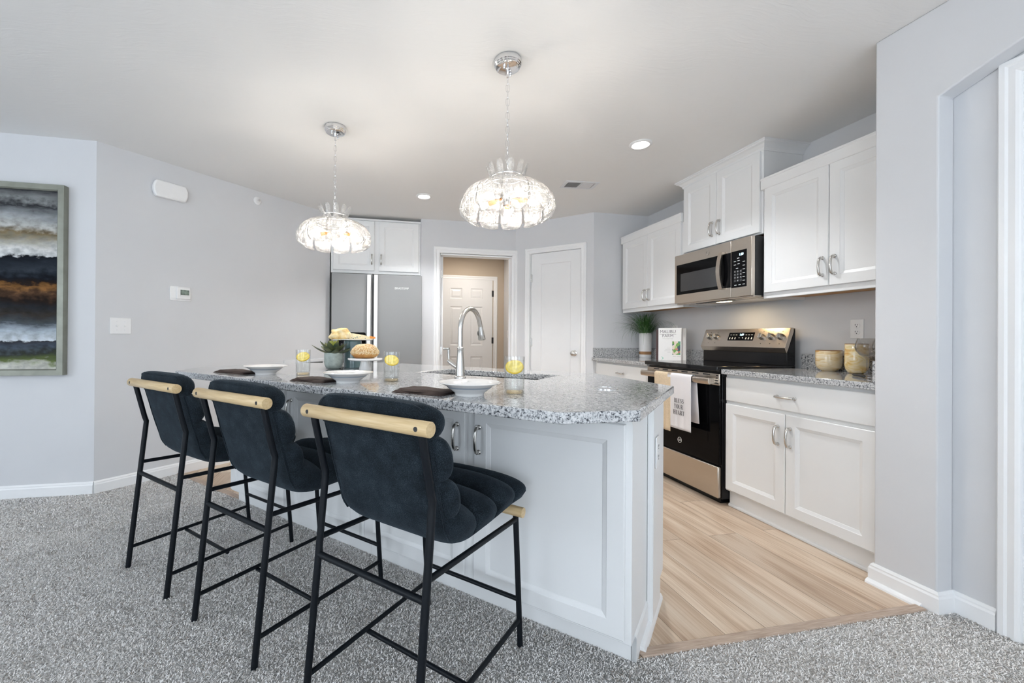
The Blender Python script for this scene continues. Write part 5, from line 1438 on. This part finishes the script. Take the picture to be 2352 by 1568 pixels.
vm.build('veins', M['cheese_veins'], r, smooth=60)

p = isl(-1.574, .254, Z)
r = thing('cake_stand', 'short white cake stand holding the sesame bun', 'cake stand', p)
MB().lathe([(0, 0), (.036, 0), (.037, .004), (.026, .050), (.026, .056), (0, .056)], 40).build('pedestal', M['ceramic'], r, smooth=35)
MB().lathe([(0, .056), (.092, .056), (.1005, .060), (.1015, .066), (.099, .0705), (0, .0705)], 48).build('plate', M['ceramic'], r, smooth=35)
az = cam_right(p)
bp_ = p + Vector((0, 0, .0708)) + Vector((math.cos(az), math.sin(az), 0)) * .0
r = thing('sesame_bun', 'round seeded bun sitting on the short white cake stand', 'bread', bp_, az)
bm_ = blob('', '', '', None, 0, (.081, .076, .048), None, .07, 1.5, 5.1, .25); bm_.build('bun', M['bun'], r, smooth=70)
sd = MB()
for k in range(1900):
    th = math.acos(rng.uniform(-.25, 1)); ph = rng.uniform(0, 2 * PI)
    d = Vector((math.sin(th) * math.cos(ph), math.sin(th) * math.sin(ph), math.cos(th)))
    kk = 1 + .07 * noise.fractal(d * 1.5 + Vector((5.1, 0, 0)), 1.0, 2.0, 4)
    q = Vector((d.x * .081, d.y * .076, d.z * .048)) * kk
    if q.z < -.034: continue
    q.z += .036
    nrm = Vector((d.x / .081, d.y / .076, d.z / .048)).normalized()
    rot = nrm.to_track_quat('Z', 'Y').to_matrix().to_4x4() @ Matrix.Rotation(rng.uniform(0, PI), 4, 'Z')
    sd.ball((0, 0, 0), .0018, 5, 4, (1.7, 1, .55), Matrix.Translation(q + nrm * .0005) @ rot)
so = sd.build('sesame_seeds', M['seed'], r); so['kind'] = 'stuff'

# ------------------------------------------------------------------ towels on the oven handle
HX = 2.20 - .063; HZ = .818
def towel(name, label, y0, y1, zf, zb, mat, seed, skew=0.0, backshift=0.0, flare=0.0):
    """cloth over the handle: back flap up, over the bar, front flap down; local x = viewer's right"""
    w_ = y0 - y1
    r = thing(name, label, 'towel', (HX, (y0 + y1) / 2, 0), R_(-90), None)
    prof = [(.022, zb), (.021, lerp(zb, HZ, .5)), (.020, HZ - .005), (.0185, HZ + .012)]
    for k in range(7): a = PI * k / 6; prof.append((.0185 * math.cos(a), HZ + .012 + .016 * math.sin(a)))
    nf = 22
    for k in range(1, nf + 1): prof.append((-.0190, lerp(HZ + .012, zf, k / nf)))
    nv = 26; vs = []; fs = []; npf = len(prof)
    for i, (py, pz) in enumerate(prof):
        low = max(0, min(1, (HZ - pz) / max(.01, HZ - zf)))
        for j in range(nv + 1):
            v = j / nv; xx = (v - .5) * w_ * (1 - flare * low)
            rip = .0045 * low * math.sin(v * 9 + seed) + .003 * low * math.sin(v * 17 + seed * 2)
            sh = backshift * max(0, 1 - i / 3.0) if i < 4 else 0
            vs.append((xx + skew * low + sh, py - abs(rip) if py < 0 else py, pz - (.012 * v * skew * 20 * low)))
    for i in range(npf - 1):
        for j in range(nv): a = i * (nv + 1) + j; fs.append((a, a + 1, a + nv + 2, a + nv + 1))
    m = MB().add(vs, fs)
    m.build('cloth', mat, r, smooth=70, solid=.0022)
    return r
towel('dish_towel', 'cream striped towel hanging on the oven handle, left of the white one', 2.900, 2.715, .415, .50, M['towel_cream'], 1.0, .012, 0, .1)
tw = towel('dish_towel', 'white printed tea towel hanging over the oven handle', 2.752, 2.508, .447, .512, M['towel'], 2.2, .004, .028)
# condensed serif letters drawn as variable-width strokes: (x, y, half-width) points in a unit box
GL = {
 'B': (.62, [[(.16, 0, .075), (.16, 1, .075)], [(.16, .97, .03), (.36, .97, .03), (.50, .88, .05), (.53, .76, .065), (.48, .62, .05), (.34, .53, .03), (.16, .53, .03)], [(.16, .53, .03), (.40, .52, .03), (.55, .42, .055), (.58, .27, .07), (.52, .10, .055), (.36, .03, .03), (.16, .03, .03)], [(.04, .02, .02), (.30, .02, .02)], [(.04, .98, .02), (.30, .98, .02)]]),
 'L': (.56, [[(.17, 0, .075), (.17, 1, .075)], [(.05, .98, .02), (.30, .98, .02)], [(.05, .025, .025), (.48, .025, .025), (.50, .06, .02), (.53, .26, .02)]]),
 'E': (.58, [[(.17, 0, .075), (.17, 1, .075)], [(.05, .975, .025), (.47, .975, .025), (.49, .93, .02), (.51, .76, .02)], [(.17, .52, .022), (.36, .52, .022)], [(.36, .64, .018), (.36, .40, .018)], [(.05, .025, .025), (.50, .025, .025), (.52, .07, .02), (.55, .26, .02)]]),
 'S': (.54, [[(.46, .76, .02), (.43, .88, .03), (.30, .97, .03), (.17, .92, .05), (.10, .78, .065), (.16, .64, .07), (.30, .53, .075), (.42, .42, .075), (.47, .25, .065), (.40, .09, .05), (.26, .03, .03), (.13, .08, .03), (.08, .26, .02)], [(.46, .97, .018), (.46, .74, .018)], [(.08, .03, .018), (.08, .27, .018)]]),
 'Y': (.68, [[(.10, 1, .07), (.35, .46, .065)], [(.58, 1, .028), (.36, .47, .03)], [(.35, .48, .07), (.35, 0, .07)], [(.0, .98, .02), (.24, .98, .02)], [(.46, .98, .02), (.68, .98, .02)], [(.22, .02, .02), (.48, .02, .02)]]),
 'O': (.66, [[(.33, .97, .028), (.20, .92, .05), (.11, .75, .07), (.09, .5, .078), (.11, .25, .07), (.20, .08, .05), (.33, .03, .028), (.46, .08, .05), (.55, .25, .07), (.57, .5, .078), (.55, .75, .07), (.46, .92, .05), (.33, .97, .028)]]),
 'U': (.68, [[(.15, 1, .075), (.15, .30, .075), (.19, .13, .06), (.30, .04, .035), (.42, .05, .03), (.51, .14, .028), (.54, .30, .028), (.54, 1, .028)], [(.02, .98, .02), (.28, .98, .02)], [(.43, .98, .02), (.66, .98, .02)]]),
 'R': (.68, [[(.16, 0, .075), (.16, 1, .075)], [(.16, .97, .03), (.36, .97, .03), (.51, .88, .055), (.54, .74, .068), (.50, .60, .055), (.36, .51, .03), (.16, .51, .03)], [(.34, .51, .06), (.48, .24, .075), (.58, .05, .065), (.67, .02, .02)], [(.04, .02, .02), (.29, .02, .02)], [(.04, .98, .02), (.29, .98, .02)]]),
 'H': (.74, [[(.16, 0, .075), (.16, 1, .075)], [(.58, 0, .075), (.58, 1, .075)], [(.16, .51, .025), (.58, .51, .025)], [(.04, .02, .02), (.29, .02, .02)], [(.04, .98, .02), (.29, .98, .02)], [(.46, .02, .02), (.71, .02, .02)], [(.46, .98, .02), (.71, .98, .02)]]),
 'A': (.68, [[(.32, 1, .03), (.12, .0, .026)], [(.32, 1, .05), (.56, 0, .075)], [(.17, .34, .022), (.48, .34, .022)], [(.02, .02, .02), (.24, .02, .02)], [(.42, .02, .02), (.68, .02, .02)]]),
 'T': (.62, [[(.31, 0, .075), (.31, .96, .075)], [(.05, .975, .025), (.57, .975, .025)], [(.04, .99, .018), (.035, .74, .018)], [(.58, .99, .018), (.585, .74, .018)], [(.18, .02, .02), (.44, .02, .02)]]),
}
def serif_text(mb, s, h, cx, z, y, kw=.86, gap=.05):
    tot = sum(GL[c][0] for c in s) + gap * (len(s) - 1); x0 = cx - tot * h * kw / 2; lay = 0
    for c in s:
        w_, strokes = GL[c]
        for st in strokes:
            lay += 1; vs = []; fs = []
            for i, (px_, pz_, hw) in enumerate(st):
                a = st[max(0, i - 1)]; b = st[min(len(st) - 1, i + 1)]
                d = Vector((b[0] - a[0], b[1] - a[1])); d.normalize(); nx, nz = -d.y, d.x
                for sg in (-1, 1): vs.append((x0 + (px_ + sg * nx * hw) * h * kw, y - lay * .000004, z + (pz_ + sg * nz * hw) * h))
            for i in range(len(st) - 1): fs.append((i * 2, i * 2 + 1, i * 2 + 3, i * 2 + 2))
            mb.add(vs, fs)
        x0 += (w_ + gap) * h * kw
tm_ = MB()
for i, wd in enumerate(('BLESS', 'YOUR', 'HEART')): serif_text(tm_, wd, .0315, .014 - .0035 * (i == 1), .636 - i * .0425, -.0285, kw=1.02)
tm_.build('lettering', M['ink'], tw)

# ------------------------------------------------------------------ things on the range counter
r = thing('potted_grass', 'spiky green grass in a white cylinder pot with a clay band, beside the cookbook', 'plant', (2.740, 3.905, Z))
MB().lathe([(0, 0), (.056, 0), (.0585, .004), (.0595, .034)], 44).build('pot_base', M['planter'], r, smooth=40)
MB().lathe([(.0596, .034), (.0602, .066)], 44).build('clay_band', M['planter_band'], r, smooth=40)
MB().lathe([(.0602, .066), (.0615, .12), (.0610, .240), (.056, .255), (.050, .262), (.046, .262), (.046, .22), (0, .22)], 44).build('pot', M['planter'], r, smooth=40)
gm = MB(); rg = random.Random(3)
for k in range(300):
    az = rg.uniform(0, 2 * PI); r0 = rg.uniform(0, .034); ln = rg.uniform(.24, .46); el = rg.uniform(.55, 1.45); drop = rg.uniform(.5, 1.5) * (1.35 - el * .5); wd = rg.uniform(.0014, .0030)
    d = Vector((math.cos(az), math.sin(az), 0)); side = Vector((-d.y, d.x, 0)); pos = d * r0 + Vector((0, 0, .235)); e = el; vs = []; n = 9
    for i in range(n + 1):
        u = i / n; hw = wd * (1 - u ** 1.8) + .0002
        q = pos.copy(); 
        q.x = min(q.x, .090); q.y = min(q.y, .102)
        if q.z < .115 and math.hypot(q.x, q.y) < .30: q.z = max(q.z, .03)
        vs += [tuple(q - side * hw), tuple(q + side * hw + Vector((0, 0, hw * .4)))]
        pos = pos + (d * math.cos(e) + Vector((0, 0, math.sin(e)))) * (ln / n); e -= drop * (.4 + 1.2 * u) * ln / n * 6.0
        e = max(e, -1.35)
    gm.add(vs, [(i * 2, i * 2 + 1, i * 2 + 3, i * 2 + 2) for i in range(n)])
# keep the blades clear of the cabinet above
gm.v = [(x, y, min(z, .462)) for x, y, z in gm.v]
gm.build('foliage', M['grass'], r)

BR = R_(-50)
bloc = Vector((2.545, 3.430, Z)); bx_ = Vector((math.cos(BR), math.sin(BR), 0)); by_ = Vector((-math.sin(BR), math.cos(BR), 0))
def book(label, off, w_, h_, t_, cover, spine=None, pink=False):
    o = bloc + bx_ * off[0] + by_ * off[1]
    r = thing('book', label, 'book', o, BR, 'books standing beside the range')
    cm = MB().box(0, w_, 0, .0025, 0, h_).box(0, w_, t_ - .0025, t_, 0, h_).box(0, .0025, .0025, t_ - .0025, 0, h_)
    cm.build('cover', cover, r, bevel=.0006)
    MB().box(.0026, w_ - .004, .0026, t_ - .0026, .003, h_ - .003).build('pages', M['page'], r)
    if pink: MB().box(w_ - .004, w_ - .0034, t_ * .30, t_ * .62, .006, h_ - .006).build('coloured_edge', M['cover_pink'], r)
    return r
H_ = .298
bk = book('white cookbook with a salad picture and grey lettering on its front cover', (0, 0), .193, H_, .030, M['cover_white'], pink=True)
tm_ = MB(); tm_.text('MALIBU', .0400, .0002, TXT(.080, -.0006, .252), space=.98); tm_.text('FARM', .0370, .0002, TXT(.080, -.0006, .214), space=1.05); tm_.box(.010, .150, -.0008, -.0002, .2405, .2425); tm_.build('title', M['grey_ink'], bk)
tm_ = MB(); tm_.text('COOKBOOK', .014, .0002, TXT(.080, -.0006, .196), space=1.1)
for k, ln in enumerate((.032, .044, .052, .026)): tm_.box(.104 - ln, .104, -.0008, -.0002, .112 - k * .013, .1145 - k * .013)
tm_.box(.122, .150, -.0008, -.0002, .037, .0395); tm_.box(.156, .188, -.0008, -.0002, .037, .0395)
tm_.build('small_print', M['pale_ink'], bk)
MB().box(.118, .186, -.0008, -.0002, .054, .176).build('cover_picture', M['salad'], bk)
am = MB().prism([(.026, .006), (.038, .020), (.026, .034), (.032, .034), (.046, .020), (.032, .006)], -.0008, -.0002, 'y'); am.build('arrow_mark', M['green_ink'], bk)
book('brown book standing directly behind the white cookbook, edge showing at its left', (-.028, .032), .19, .285, .022, M['cover_brown'])
book('plain white book at the back of the upright group, edge showing at its right', (.006, .056), .215, .296, .016, M['cover_white'])

r = thing('marbled_pot', 'short wide cream marbled pot right of the range', 'pot', (2.768, 2.097, Z))
MB().lathe([(0, 0), (.034, 0), (.036, .003), (.050, .010), (.061, .024), (.0655, .045), (.0660, .128), (.0648, .1300), (.0620, .128), (.0610, .05), (.04, .015), (0, .012)], 48).build('body', M['marbled'], r, smooth=40)
MB().lathe([(.0662, .1270), (.0662, .1306), (.0618, .1306), (.0618, .1270)], 48, closed=True).build('rim', M['amber_rim'], r, smooth=40)
r = thing('marbled_pot', 'tall amber marbled pot behind the wine glasses', 'pot', (2.745, 1.925, Z))
MB().lathe([(0, 0), (.030, 0), (.040, .006), (.050, .024), (.0540, .050), (.0530, .172), (.052, .174), (.0495, .172), (.050, .05), (.035, .014), (0, .012)], 48).build('body', M['marbled_amber'], r, smooth=40)
MB().lathe([(.0533, .171), (.0533, .1747), (.0493, .1747), (.0493, .171)], 48, closed=True).build('rim', M['amber_rim'], r, smooth=40)
def wine_glass(label, x, y):
    r = thing('wine_glass', label, 'wine glass', (x, y, Z), 0, 'stemmed wine glasses beside the pier')
    MB().lathe([(0, .0005), (.034, .0005), (.0345, .002), (.012, .005), (.0045, .012), (.0036, .030), (.0036, .088), (.008, .100), (.030, .114), (.046, .137), (.050, .158), (.046, .182), (.0395, .205), (.0388, .205), (.0452, .182), (.0490, .158), (.045, .138), (.029, .116), (0, .106)], 36).build('glass', M['wine'], r, smooth=50)
wine_glass('clear stemmed wine glass in front of the tall amber pot', 2.592, 1.768)
wine_glass('clear stemmed wine glass half hidden by the grey pier', 2.560, 1.664)
r = thing('spreader_knife', 'small black-handled knife lying at the foot of the wine glasses', 'knife', (2.478, 1.722, Z), R_(-126))
MB().tube([(-.088, 0, .006), (-.070, 0, .0075), (.0, 0, .0085), (.050, 0, .0075), (.055, 0, .007)], [.003, .0065, .0080, .0070, .005], 12).build('handle', M['black_matte'], r, smooth=50)
MB().prism([(.052, -.006), (.11, -.009), (.135, -.002), (.130, .006), (.052, .006)], .0060, .0078).build('blade', M['chrome'], r)
